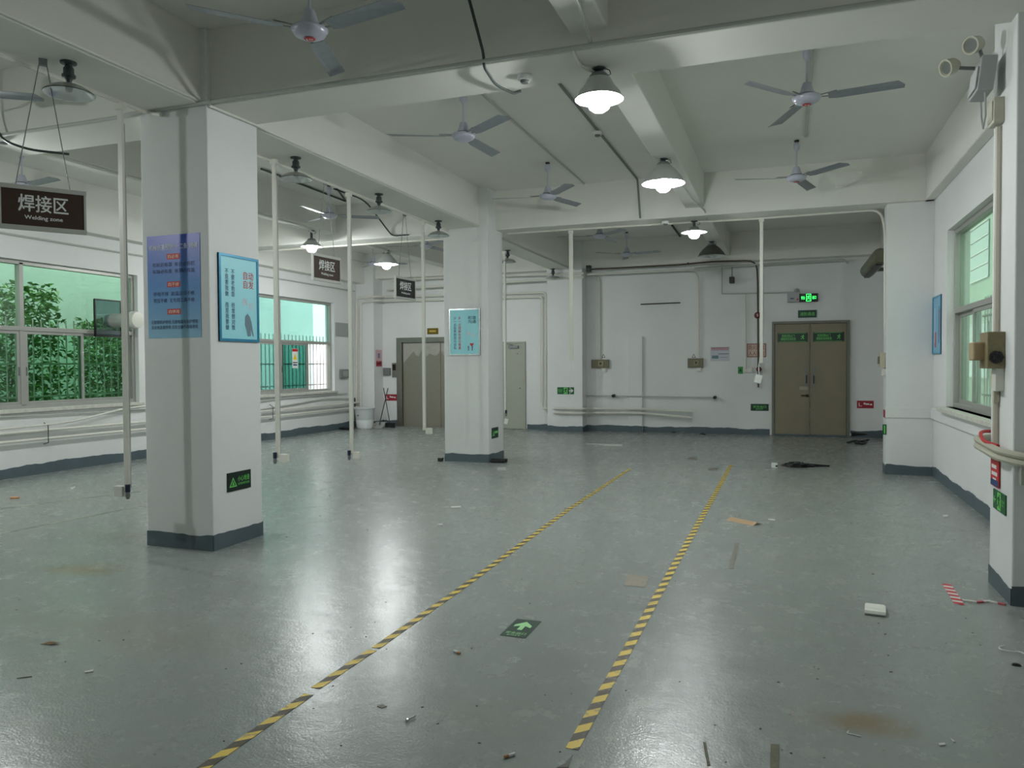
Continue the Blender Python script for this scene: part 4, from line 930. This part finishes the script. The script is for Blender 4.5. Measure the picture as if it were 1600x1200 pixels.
for s in (-1, 1):
    M = (-Vector((.55+.1*s, -.75, -.28))).to_track_quat('Z', 'Y').to_matrix(); hc = (s*.08, -.205+.055*s, .165+.035*s)
    hd = MB().lathe([(1e-4, .07), (.035, .06), (.052, .03), (.055, -.02), (.058, -.035), (.048, -.035), (.03, -.01), (1e-4, -.005)], 20, hc, M).build('lamp_head', mat('aged_white_plastic', (190, 188, 170), .5), t, smooth=True)
    MB().lathe([(1e-4, -.022), (.046, -.024)], 16, hc, M).build('lens', mat('dull_lens', (110, 116, 110), .55), hd)
    MB().tube([(s*.06, -.09, .09), (s*.08, -.17+.05*s, .15+.03*s)], .012, 8).build('swivel_arm', GREYM, t)
MB().tube([(-.10, -.07, -.04), (-.16, -.06, -.06), (-.18, -.05, -.2), (-.08, -.06, -.30), (.08, -.08, -.26), (.11, -.09, -.12)], .006, 8).build('power_cord', mat('grey_white_plastic', (170, 172, 172)), t, smooth=True)
zc = at(1552, 548, X=X3).z
t = thing('power_outlet', 'brown weathered outlet box with black socket on the right edge pillar', 'outlet', (X3, 5.72, zc), ROT['-X'])
MB().box((0, -.05, 0), (.21, .1, .235)).build('box_body', mat('weathered_brown', (140, 128, 96), .6, noise=.3, scale=30), t, bev=.006)
MB().box((-.03, -.13, -.005), (.13, .07, .12)).build('socket_cover', mat('tan_plastic', (176, 154, 118), .6, noise=.2, scale=30), t, bev=.008)
q = MB()
for k in range(7):
    a = k*2*PI/7; q.lathe([(1e-4, .014), (.02, .008), (.02, 0), (1e-4, 0)], 8, (.107, -.05+.022*math.cos(a), -.045+.022*math.sin(a)), Matrix.Rotation(PI/2, 3, 'Y'))
q.build('black_socket', BLACK, t)
t = thing('switch_block', 'white breaker block under the brown outlet on the right edge pillar', 'switch', (X3, 5.70, at(1556, 592, X=X3).z), ROT['-X'])
MB().box((.02, -.025, 0), (.1, .05, .15)).build('box_body', PIPE, t, bev=.004); MB().box((-.05, -.02, -.05), (.04, .03, .2)).build('side_strip', mat('beige_plastic', (186, 182, 158)), t)
MB().box((-.06, -.04, .0), (.02, .006, .12)).build('yellow_tag', mat('amber_tag', (200, 150, 70), .5), t)
# pipes round the right edge pillar
zp = at(1576, 713, Y=5.38).z
for (dz, dy, l) in ((.0, 0, 'upper'), (-.045, .0, 'lower')):
    pipe('water_pipe', '%s white pipe wrapping round the right edge pillar' % l, 'pipe', [(XR-.02, 6.3, zp+.05), (1.42, 6.28, zp+.05+dz), (X3-.06, 6.12, zp+.04+dz), (X3-.06, 5.5, zp+.02+dz), (X3+.05, 5.35, zp+dz), (XR-.01, 5.35, zp+dz)], .022, mat('aged_white_plastic', (190, 188, 170)), rb=.07)
pipe('cable', 'red cable looped behind the wrap-round pipes', 'cable', [(1.45, 6.2, zp+.08), (1.25, 6.05, zp+.1), (1.22, 5.8, zp+.05), (1.26, 5.6, zp+.04)], .012, REDP, rb=.1)
tag(MB().b2((X3+.03, 5.36, zp-.17), (XR-.01, 5.42, zp-.045)).build('cable_duct', mat('duct_grey', (166, 166, 156), .6), origin=(X3+.1, 5.39, zp-.1)), 'grey square duct below the pipes on the right edge pillar', 'duct')
sign('warning_sign', 'curled red and blue label hanging below the pipes on the right edge pillar', 'label', (Vector((X3-.005, 5.80, at(1551, 733, X=X3).z+.0)), .2, .2, ROT['-X']), REDP, bars=[(.5, .88, .98, .2, NAVY, 'print_panel'), (.45, .35, .6, .12, WHITE, 'print_line'), (.5, .58, .7, .12, WHITE, 'print_line'), (.5, .75, .4, .05, WHITE, 'print_line')])

# ------------------------------------------------------------------ duct in the near left window
t = thing('exhaust_duct', 'white exhaust duct with flange passing through the near left window', 'duct', (-9.95, at(209, 500, X=-9.55).y, at(209, 500, X=-9.55).z), 0)
MX = Matrix.Rotation(PI/2, 3, 'Y')
pr = []
for i in range(22): pr.append((.105+(.006 if i % 2 else 0), -.1+i*.023))
MB().lathe(pr, 24, (0, 0, 0), MX).build('duct_hose', mat('duct_silver', (176, 178, 172), .5), t, smooth=True)
MB().lathe([(.09, .36), (.125, .36), (.135, .38), (.135, .45), (.12, .49), (.08, .50), (1e-4, .50)], 28, (0, 0, 0), MX).build('flange', PIPE, t, smooth=True)
MB().box((-.02, -.1, .03), (.02, .5, .56)).build('blanking_panel', glass('smoky_panel_glass', (.55, .62, .66), .12), t)
f = MB()
for s in (-1, 1): f.box((-.005, -.1+s*.25, .03), (.03, .02, .56)); f.box((-.005, -.1, .03+s*.28), (.03, .5, .02))
f.build('panel_frame', BLACK, t)

# ------------------------------------------------------------------ back left corner things
cb = at(571, 668, Z=0)
t = thing('rubbish_bin', 'large translucent white plastic bin in the far left corner', 'bin', (-9.42, 15.85, 0))
BINM = mat('cloudy_plastic', (204, 208, 208), .45)
MB().lathe([(1e-4, .01), (.175, .01), (.18, 0), (.19, .02), (.235, .47), (.255, .475), (.255, .50), (.232, .50), (.225, .47), (.178, .03), (1e-4, .03)], 32).build('bin_body', BINM, t, smooth=True)
MB().lathe([(.195, .03), (.198, .05), (.215, .20), (.21, .22), (.18, .14)], 20).build('bag_liner', mat('thin_white_bag', (224, 226, 226), .4), t, smooth=True)
MB().box((-.05, -.225, .33), (.05, .004, .02), Euler((0, 0, -.2)).to_matrix()).build('maker_mark', BLACK, t)
t = thing('floor_drain_box', None, None, (-9.72, 15.55, 0)); tag(t, 'dark flat tray on the floor left of the white bin', 'tray')
MB().lathe([(1e-4, 0), (.16, 0), (.18, .05), (.17, .05), (.15, .015), (1e-4, .015)], 20).build('tray_body', BLACK, t, smooth=True)
pipe('cable', 'dark downpipe in the far left corner behind the hanging pole', 'pipe', [(XL+.06, 16.1, .72), (XL+.06, 16.1, .02)], .018, DARKC)
def broom(label, base, lean, kind):
    t = thing(kind, label, kind.replace('_', ' '), base)
    tip = Vector((lean, .12, .95))
    MB().tube([(0, 0, .06), tip], .012, 8).build('handle', mat('dark_steel_tube', (70, 74, 76), .35, metal=.5), t, smooth=True)
    return t
t = broom('long handled grey dustpan leaning by the lift', (-9.42+.16, 16.25, 0), .18, 'dustpan')
d = MB(); d.add([(-.16, -.18, .01), (.16, -.18, .01), (.14, .1, .02), (-.14, .1, .02), (-.16, -.18, .015), (-.16, .0, .09), (-.14, .1, .13), (.16, 0, .09), (.14, .1, .13)], [(0, 1, 2, 3), (0, 5, 6, 3), (1, 7, 8, 2), (3, 2, 8, 6)])
o = d.build('pan', mat('pan_grey', (190, 192, 188), .5), t); so = o.modifiers.new('s', 'SOLIDIFY'); so.thickness = .006
t = broom('long handled broom with dark bristles leaning by the lift', (-9.42+.44, 16.28, 0), -.24, 'broom')
MB().box((0, 0, .10), (.26, .05, .04)).build('broom_head', BLACK, t, bev=.006)
br = MB(); rnd = random.Random(3)
for i in range(90):
    x = rnd.uniform(-.12, .12); y = rnd.uniform(-.02, .02); br.tube([(x, y, .09), (x*1.15, y*1.8, .004)], .0035, 4)
br.build('bristles', mat('dark_bristle', (36, 38, 40), .8), t)

# ------------------------------------------------------------------ floor tapes and things lying about
FZ = .0022
def tape(name, label, cat, pts, w, m, z=FZ, group=None):
    pts = [Vector((p[0], p[1], 0)) for p in pts]; o_ = pts[0]; mb = MB(); L_ = []; 
    for i, p in enumerate(pts):
        t = (pts[min(i+1, len(pts)-1)]-pts[max(i-1, 0)]).normalized(); n = Vector((-t.y, t.x, 0))*w/2
        L_ += [p+n, p-n]
    vs = [v+Vector((0, 0, z)) for v in L_]+[v+Vector((0, 0, .0004)) for v in L_]; k = len(L_); fs = []
    for i in range(len(pts)-1):
        a = 2*i; fs += [(a, a+2, a+3, a+1), (a, a+k, a+k+2, a+2), (a+1, a+3, a+k+3, a+k+1)]
    fs += [(0, 1, k+1, k), (k-2, 2*k-2, 2*k-1, k-1)]
    mb.add(vs, fs); return tag(mb.build(name, m, origin=o_), label, cat, group)
tape('hazard_tape', 'yellow and black hazard tape line on the floor, right of the green arrow', 'floor tape', [(-.785, 2.845), (-.785, 5.4), (-.775, 8.5), (-.775, 11.65)], .052, HAZ)
for i, seg in enumerate([[(-2.045, .6), (-2.05, 2.93)], [(-2.06, 3.0), (-2.055, 3.42), (-2.05, 3.50)], [(-2.05, 3.535), (-2.055, 4.6), (-2.08, 5.75), (-2.12, 7.6), (-2.11, 10.85)]]):
    tape('hazard_tape', ['worn yellow and black hazard tape at the bottom edge, left of the arrow', 'short worn middle piece of the left hazard tape', 'long yellow and black hazard tape reaching toward the second pillar side'][i], 'floor tape', seg, .048, HAZ)
OLDT = stripes('worn_dashed_marking', (158, 160, 146), (126, 130, 124), .3, (.9, .3), .5)
tape('floor_marking', 'faint worn dashed line on the floor left of the nearest pillar, nearer one', 'floor tape', [at(-60, 846, Z=0), at(217, 791, Z=0)], .045, OLDT, .0012)
tape('floor_marking', 'faint worn dashed line on the floor left of the nearest pillar, farther one', 'floor tape', [at(-60, 802, Z=0), at(217, 768, Z=0)], .045, OLDT, .0012)
# floor arrow sticker
c = (at(807.5, 967.5, Z=0)+at(821, 997.5, Z=0)+at(847, 971, Z=0)+at(780, 993, Z=0))/4
t = thing('floor_exit_sticker', 'dark green floor sticker with mint arrow and exit lettering', 'floor sticker', (c.x, c.y, .001), 0)
sw, sh = .15, .29
MB().box((0, 0, .0006), (sw, sh, .0012)).build('board', mat('floor_sticker_green', (30, 62, 46), .45), t)
MB().poly([(x*sw*.8, y*sh*.52+.03, .0016) for x, y in [(-.12, -.42), (-.12, .02), (-.42, -.12), (-.42, .1), (0, .5), (.42, .1), (.42, -.12), (.12, .02), (.12, -.42)]], (0, 0, .0006)).build('printed_arrow', MINT, t)
for s, y, tw, th in (('安全出口', -.088, .118, .034), ('EXIT', -.124, .08, .016)):
    x = textmesh(s, tw, th, MINT, t, loc=(0, y, .0024)); x.rotation_euler = (-PI/2, 0, 0)
# faded tan patch etc
def patch(name, label, cat, pix, m, h=.002, group=None):
    pts = [at(x, y, Z=0) for x, y in pix]; c = sum(pts, Vector())/len(pts)
    return tag(MB().poly([p+Vector((0, 0, .0006)) for p in pts], (0, 0, h)).build(name, m, origin=c), label, cat, group)
patch('tape_patch', 'square of dull tan tape stuck on the floor', 'tape patch', [(981, 898), (1014, 901), (1008, 918), (975, 915)], mat('tan_tape', (148, 140, 124), .6, noise=.2, scale=20))
patch('tape_patch', 'grey strip of old tape beside the right hazard line', 'tape patch', [(1149, 848), (1155, 849), (1146, 889), (1138, 888)], mat('old_tape', (124, 122, 110), .6, noise=.25, scale=20))
patch('tape_patch', 'dirty olive strip of old tape at the bottom edge', 'tape patch', [(1204, 1163), (1218, 1164), (1217, 1204), (1203, 1204)], mat('dirty_tape', (104, 104, 80), .7, noise=.4, scale=40))
patch('tape_patch', 'dark scrap of tape below the end of the right hazard line', 'tape patch', [(870, 1200), (882, 1194), (895, 1180), (888, 1200)], mat('dark_scrap', (84, 84, 76), .6))
patch('tape_patch', 'pale olive tape scrap near the bottom edge, right of the hazard line', 'tape patch', [(1098, 1160), (1103, 1161), (1110, 1196), (1105, 1197)], mat('dirty_tape', (104, 104, 80)))
patch('tape_patch', 'small grey diamond patch on the floor right of the left hazard line', 'tape patch', [(589, 1104), (597, 1101), (605, 1104), (597, 1107)], mat('old_tape', (1, 1, 1)))
patch('tape_patch', 'pale grey patch on the floor past the tapes end', 'tape patch', [(1077, 714), (1090, 714), (1088, 719), (1074, 718)], mat('old_tape', (1, 1, 1)))
patch('tape_patch', 'grey floor patch short of the right hazard line end', 'tape patch', [(1108, 731), (1123, 731), (1121, 735), (1106, 735)], mat('old_tape', (1, 1, 1)))
patch('paper_scrap', 'clear plastic scrap in front of the second pillar', 'scrap', [(777, 730), (790, 730), (791, 735), (776, 735)], mat('clear_scrap', (176, 182, 182), .3))
for (pix, lab) in [([(704, 792), (720, 791), (720, 793.5), (705, 794)], 'white paper strip in the middle of the open floor'), ([(684, 819.5), (692, 818.5), (692, 821), (684, 821.5)], 'tiny white paper bit nearer than the white strip'),
                   ([(110, 763), (117, 760), (118, 762), (112, 765)], 'white paper bit left of the nearest pillar'), ([(132, 1050), (146, 1047), (146, 1050), (133, 1052)], 'white paper bit at lower left'),
                   ([(1200, 811), (1211, 812), (1211, 814), (1201, 813)], 'white flake right of the cardboard'), ([(1273, 805), (1282, 805), (1281, 808), (1274, 808)], 'white flake near the right wall skirting'),
                   ([(1466, 1163), (1476, 1162), (1478, 1165), (1468, 1166)], 'white flake at lower right'), ([(1484, 1154), (1490, 1158), (1493, 1161), (1489, 1160)], 'slim white flake at lower right')]:
    if lab.endswith('skirting'): pix = [(x+200, y) for x, y in pix]
    patch('paper_scrap', lab, 'scrap', pix, mat('scrap_white', (206, 208, 204), .6), .004)
patch('scrap_strip', 'pale thin strip lying before the back wall chase', 'scrap', [(915, 693.5), (955, 695), (973, 695), (972, 697.5), (955, 697)], mat('scrap_white', (1, 1, 1)), .01)
# paper roll
a, b = at(1351, 957, Z=0), at(1384, 961, Z=0)
t = thing('paper_roll', 'folded white paper roll lying on the floor at right', 'paper', (a+b)/2, math.atan2(b.y-a.y, b.x-a.x))
L_ = (b-a).length
MB().poly([(-L_/2, y, z) for y, z in [(-.04, .002), (-.052, .014), (-.042, .028), (0, .032), (.1, .026), (.17, .004)]], (L_, 0, 0)).build('folded_sheet', mat('bright_paper', (232, 232, 222), .6), t)
MB().poly([(-L_/2+.004, y, z) for y, z in [(.0, .033), (.08, .031), (.16, .014), (.08, .028)]], (L_-.01, .0, 0)).build('top_fold', mat('bright_paper', (1, 1, 1)), t)
# cardboard
a, b = at(1138, 812, Z=0), at(1180, 821, Z=0)
t = thing('cardboard_piece', 'folded strip of brown cardboard on the floor', 'cardboard', (a+b)/2, math.atan2(b.y-a.y, b.x-a.x)); L_ = (b-a).length
MB().poly([(-L_/2, -.03, .0), (-L_/2, .03, .025), (-L_/2, .09, .006), (-L_/2, .088, .002), (-L_/2, .03, .02)], (L_, 0, 0)).build('folded_flap', CARD, t)
# black bag
a = at(1245, 729, Z=0)
t = thing('black_bag', 'crumpled black plastic bag on the floor before the double door', 'bag', a)
rnd = random.Random(11); mb = MB(); n = 26; m_ = 8; vs = []; fs = []
for i in range(m_+1):
    r = 1-i/m_
    for j in range(n):
        an = 2*PI*j/n; jit = 1+.22*math.sin(3*an+i)+rnd.uniform(-.12, .12)
        vs.append((.22*r*jit*math.cos(an), .13*r*jit*math.sin(an), (.055*(1-r**2)+rnd.uniform(0, .022))*(1 if r < .99 else .02)))
for i in range(m_):
    for j in range(n): fs.append((i*n+j, i*n+(j+1) % n, (i+1)*n+(j+1) % n, (i+1)*n+j))
mb.add(vs, fs).build('bag_body', mat('black_bag', (14, 15, 16), .35), t)
MB().tube([(.15, .02, .02), (.3, .07, .018), (.44, .13, .01)], [.03, .016, .012], 6).build('bag_tail', mat('black_bag', (1, 1, 1)), t)
# little white box
t = thing('paper_cup', 'small white box lying left of the black bag', 'box', at(1210, 731, Z=0), .3)
MB().box((0, 0, .035), (.07, .07, .07)).build('box_body', WHITE, t, bev=.004); MB().box((.02, -.036, .03), (.03, .002, .025)).build('dark_opening', BLACK, t)
# black debris at back
rnd = random.Random(21)
for i, (x0, x1, y, lab) in enumerate([(1049, 1056, 676.5, 'small black scrap at the foot of the back wall, leftmost of three'), (1058, 1080, 677, 'grey crumpled scrap at the foot of the back wall, middle of three'), (1086, 1110, 679, 'flat black scrap at the foot of the back wall, rightmost of three')]):
    a, b = at(x0, y, Z=0), at(x1, y, Z=0); mb = MB(); c = (a+b)/2; w = (b-a).length
    mb.lathe([(1e-4, .05), (w*.2, .045), (w*.42, .02), (w*.5, .0)], 9, (0, 0, 0), Matrix.Rotation(i, 3, 'Z') @ Matrix.Diagonal((1, .35, .8)))
    o = mb.build('floor_scrap', BLACK if i != 1 else mat('grey_scrap', (120, 124, 124), .5)); o.location = c; tag(o, lab, 'scrap', 'scraps along the back wall')
t = thing('floor_roller', 'black roller lying right of the double door', 'roller', at(1345, 683, Z=0), .05)
MY = Matrix.Rotation(PI/2, 3, 'Y')
MB().cyl((0, 0, .06), .055, .36, 16, MY).build('roller_body', BLACK, t, smooth=True)
MB().lathe([(.01, -.05), (.05, -.03), (.055, .01), (.02, .05)], 10, (-.22, -.02, .05), MY).build('crumpled_end', WHITE, t)
pipe('cable', 'black hose coiled at the foot of the wall pillar', 'hose', [(1.05, 15.4, .02), (1.2, 15.7, .03), (1.4, 15.5, .03), (1.3, 15.2, .02), (1.15, 15.3, .03), (1.45, 15.9, .03)], .018, BLACK, rb=.12)
# black bars under second pillar
for (x0, x1, y, yy, lab) in ((686, 697, 721, None, 'short black bar poking out left of the second pillar foot'), (766, 786, 720, None, 'black bar pair lying at the right foot of the second pillar')):
    a, b = at(x0, y, Z=0), at(x1, y, Z=0)
    if x0 > 700:
        a = Vector((-4.20, 10.98, 0)); b = Vector((-4.04, 11.0, 0)); a = Vector((-4.27, 10.92, 0))
    else: a.y = b.y = 10.80; b.x = -5.04; a.x = -5.12
    t = thing('black_bar', lab, 'bar', (a+b)/2, 0)
    L_ = max(.08, (b-a).length)
    MB().box((0, 0, .03), (L_, .06, .055)).build('bar_body', BLACK, t, bev=.01)
    if x0 > 700: MB().box((.0, -.075, .022), (L_*.9, .05, .04), Euler((0, 0, .2)).to_matrix()).build('second_bar', BLACK, t, bev=.01)
# barrier tape
tape('barrier_tape', 'red and white striped tape strip on the floor beside the right edge pillar', 'tape', [at(1479, 913, Z=0), at(1490, 930, Z=0), at(1499, 945, Z=0)], .055, stripes('red_white_strip', (226, 224, 218), (196, 48, 62), .085, (.3, 1), .45), .003)
tape('barrier_tape', 'twisted red and white tape ribbon running to the right edge pillar', 'tape', [at(1503, 939, Z=0), at(1525, 942, Z=0), at(1545, 941, Z=0), at(1571, 946, Z=0)], .02, stripes('red_white_ribbon', (226, 224, 218), (200, 90, 100), .12, (1, .2), .6), .01)
pipe('cable_tie', 'white plastic cord curled on the floor at the right edge', 'cord', [at(1570, 1009, Z=.012), at(1561, 1010.5, Z=.012), at(1561, 1014, Z=.012), at(1580, 1018.5, Z=.012), at(1592, 1018, Z=.012), at(1605, 1023, Z=.012)], .0035, WHITE, rb=.02)
tag(MB().lathe([(1e-4, .018), (.02, .014), (.03, 0)], 7, (0, 0, 0), Matrix.Diagonal((.8, .5, .7))).build('floor_scrap', BLACK), 'black crumb on the floor at the right edge', 'scrap').location = at(1588, 1040, Z=0)
# cigarette ends, screw, stick, leaf, orange bit
def stub(label, pa, pb, r=.005, mm=None, name='cigarette_end'):
    a, b = at(*pa, Z=r), at(*pb, Z=r); t = thing(name, label, name.replace('_', ' '), (a.x, a.y, 0))
    d = b-a; z = Vector((0, 0, r+.0005)); MB().tube([z, z+d*.6], r, 10).build('paper_part', mm or WHITE, t, smooth=True); MB().tube([z+d*.6, z+d], r*1.02, 10).build('filter_part', mat('filter_tan', (176, 132, 84), .7) if not mm else mm, t, smooth=True)
    return t
stub('white and tan cigarette end near the green floor arrow', (709, 1017), (719, 1021), .006)
stub('cigarette end at the bottom edge, lower centre', (804, 1178), (788, 1183), .006)
a = at(636, 1126, Z=.004); b = at(649, 1119, Z=.004)
t = thing('screw', 'small steel screw lying on the floor, lower centre', 'screw', (a.x, a.y, 0)); z = Vector((0, 0, .006)); MB().tube([z, z+(b-a)], .0035, 8).build('shank', GREYM, t); MB().tube([z-(b-a)*.06, z+(b-a)*.06], .007, 8).build('head', SILV, t)
stub('orange stub on the floor at the left edge', (16, 778), (30, 777.5), .011, mat('orange_bit', (196, 138, 92), .6), 'orange_stub')
t = thing('dry_leaf', 'brown dry leaf on the floor at lower left', 'leaf', at(78, 1007, Z=0), .4)
MB().poly([(-.05, 0, .002), (-.01, .02, .008), (.04, .012, .004), (.05, 0, .01), (.01, -.015, .004)], (0, 0, .0015)).build('leaf_blade', mat('dry_leaf_brown', (112, 76, 40), .7), t)
tag(MB().tube([at(26, 1060, Z=.003), at(50, 1057, Z=.003)], .002, 5).build('dark_twig', BLACK, origin=at(26, 1060, Z=0)), 'thin dark wire on the floor at lower left', 'wire')
tag(MB().tube(bend([at(1326, 1142, Z=.003), at(1323, 1145, Z=.003), at(1346, 1151, Z=.003)], .01), .0025, 5).build('white_wire', WHITE, origin=at(1326, 1142, Z=0)), 'short white bent wire on the floor at lower right', 'wire')
# loose dark crumbs
cr = [(565, 789), (574, 828), (515, 775), (564, 774), (448, 839), (619, 811), (500, 806), (883, 795), (903, 839), (1014, 744), (586, 972), (603, 941), (572, 995), (604, 1014), (548, 980), (852, 1086), (893, 1084), (978, 1079), (1062, 1065), (1272, 1042), (1279, 1045), (1277, 1061), (1388, 1024), (1392, 1050), (1383, 991), (1509, 966), (1520, 989), (1478, 1005), (1532, 1008), (1216, 1066), (1236, 1177), (1222, 1172), (1288, 1184), (1373, 974), (1364, 897), (1340, 818), (1319, 785), (1205, 824), (1155, 807), (1149, 807), (1455, 775), (1330, 818), (202, 987), (193, 1000), (30, 937), (26, 953), (102, 1034), (155, 1001), (377, 1037), (353, 1045), (350, 1158), (490, 1107), (556, 1062), (533, 1165), (520, 1072), (745, 1103), (737, 1013), (749, 1161), (684, 1131), (660, 1105), (489, 990), (875, 1175), (1134, 1191), (1117, 1133), (1188, 1139), (1055, 908), (968, 903), (1110, 961), (828, 943), (815, 905), (848, 770), (806, 743), (445, 790)]
cmesh = MB().lathe([(1e-4, 1), (.7, .8), (1, .3), (.9, 0)], 7).build('floor_crumb', mat('dark_crumb', (46, 44, 40), .7))
rnd = random.Random(9)
for i, (x, y) in enumerate(cr):
    o = cmesh if i == 0 else cmesh.copy()
    if i: COL.objects.link(o)
    p = at(x, y, Z=0); s = rnd.uniform(.003, .0055)*(1 if y > 900 else 1.6); o.location = p; o.scale = (s*rnd.uniform(1, 1.8), s, s*.6); o.rotation_euler = (0, 0, rnd.random()*3)
    lx, ly, ln = min([(813, 980, 'the green floor arrow sticker'), (315, 860, 'the foot of the nearest pillar'), (894, 1170, 'the near end of the right hazard tape'), (1366, 956, 'the folded white paper'),
                      (1160, 816, 'the cardboard strip'), (740, 722, 'the foot of the second pillar'), (1575, 945, 'the foot of the right edge pillar'), (78, 1007, 'the brown dry leaf'), (642, 1122, 'the steel screw'),
                      (1210, 1185, 'the dirty olive tape strip'), (550, 1000, 'the worn part of the left hazard tape'), (995, 908, 'the square tan tape patch'), (1335, 1147, 'the bent white wire')], key=lambda q: math.hypot(q[0]-x, (q[1]-y)*1.6))
    side = ('beyond' if y < ly else 'nearer than') if abs(y-ly)*1.6 > abs(x-lx) else ('left of' if x < lx else 'right of')
    tag(o, 'dark dirt crumb on the floor %s %s' % (side, ln), 'dirt crumb', 'dirt crumbs scattered on the floor')
print('objects', len(bpy.data.objects))
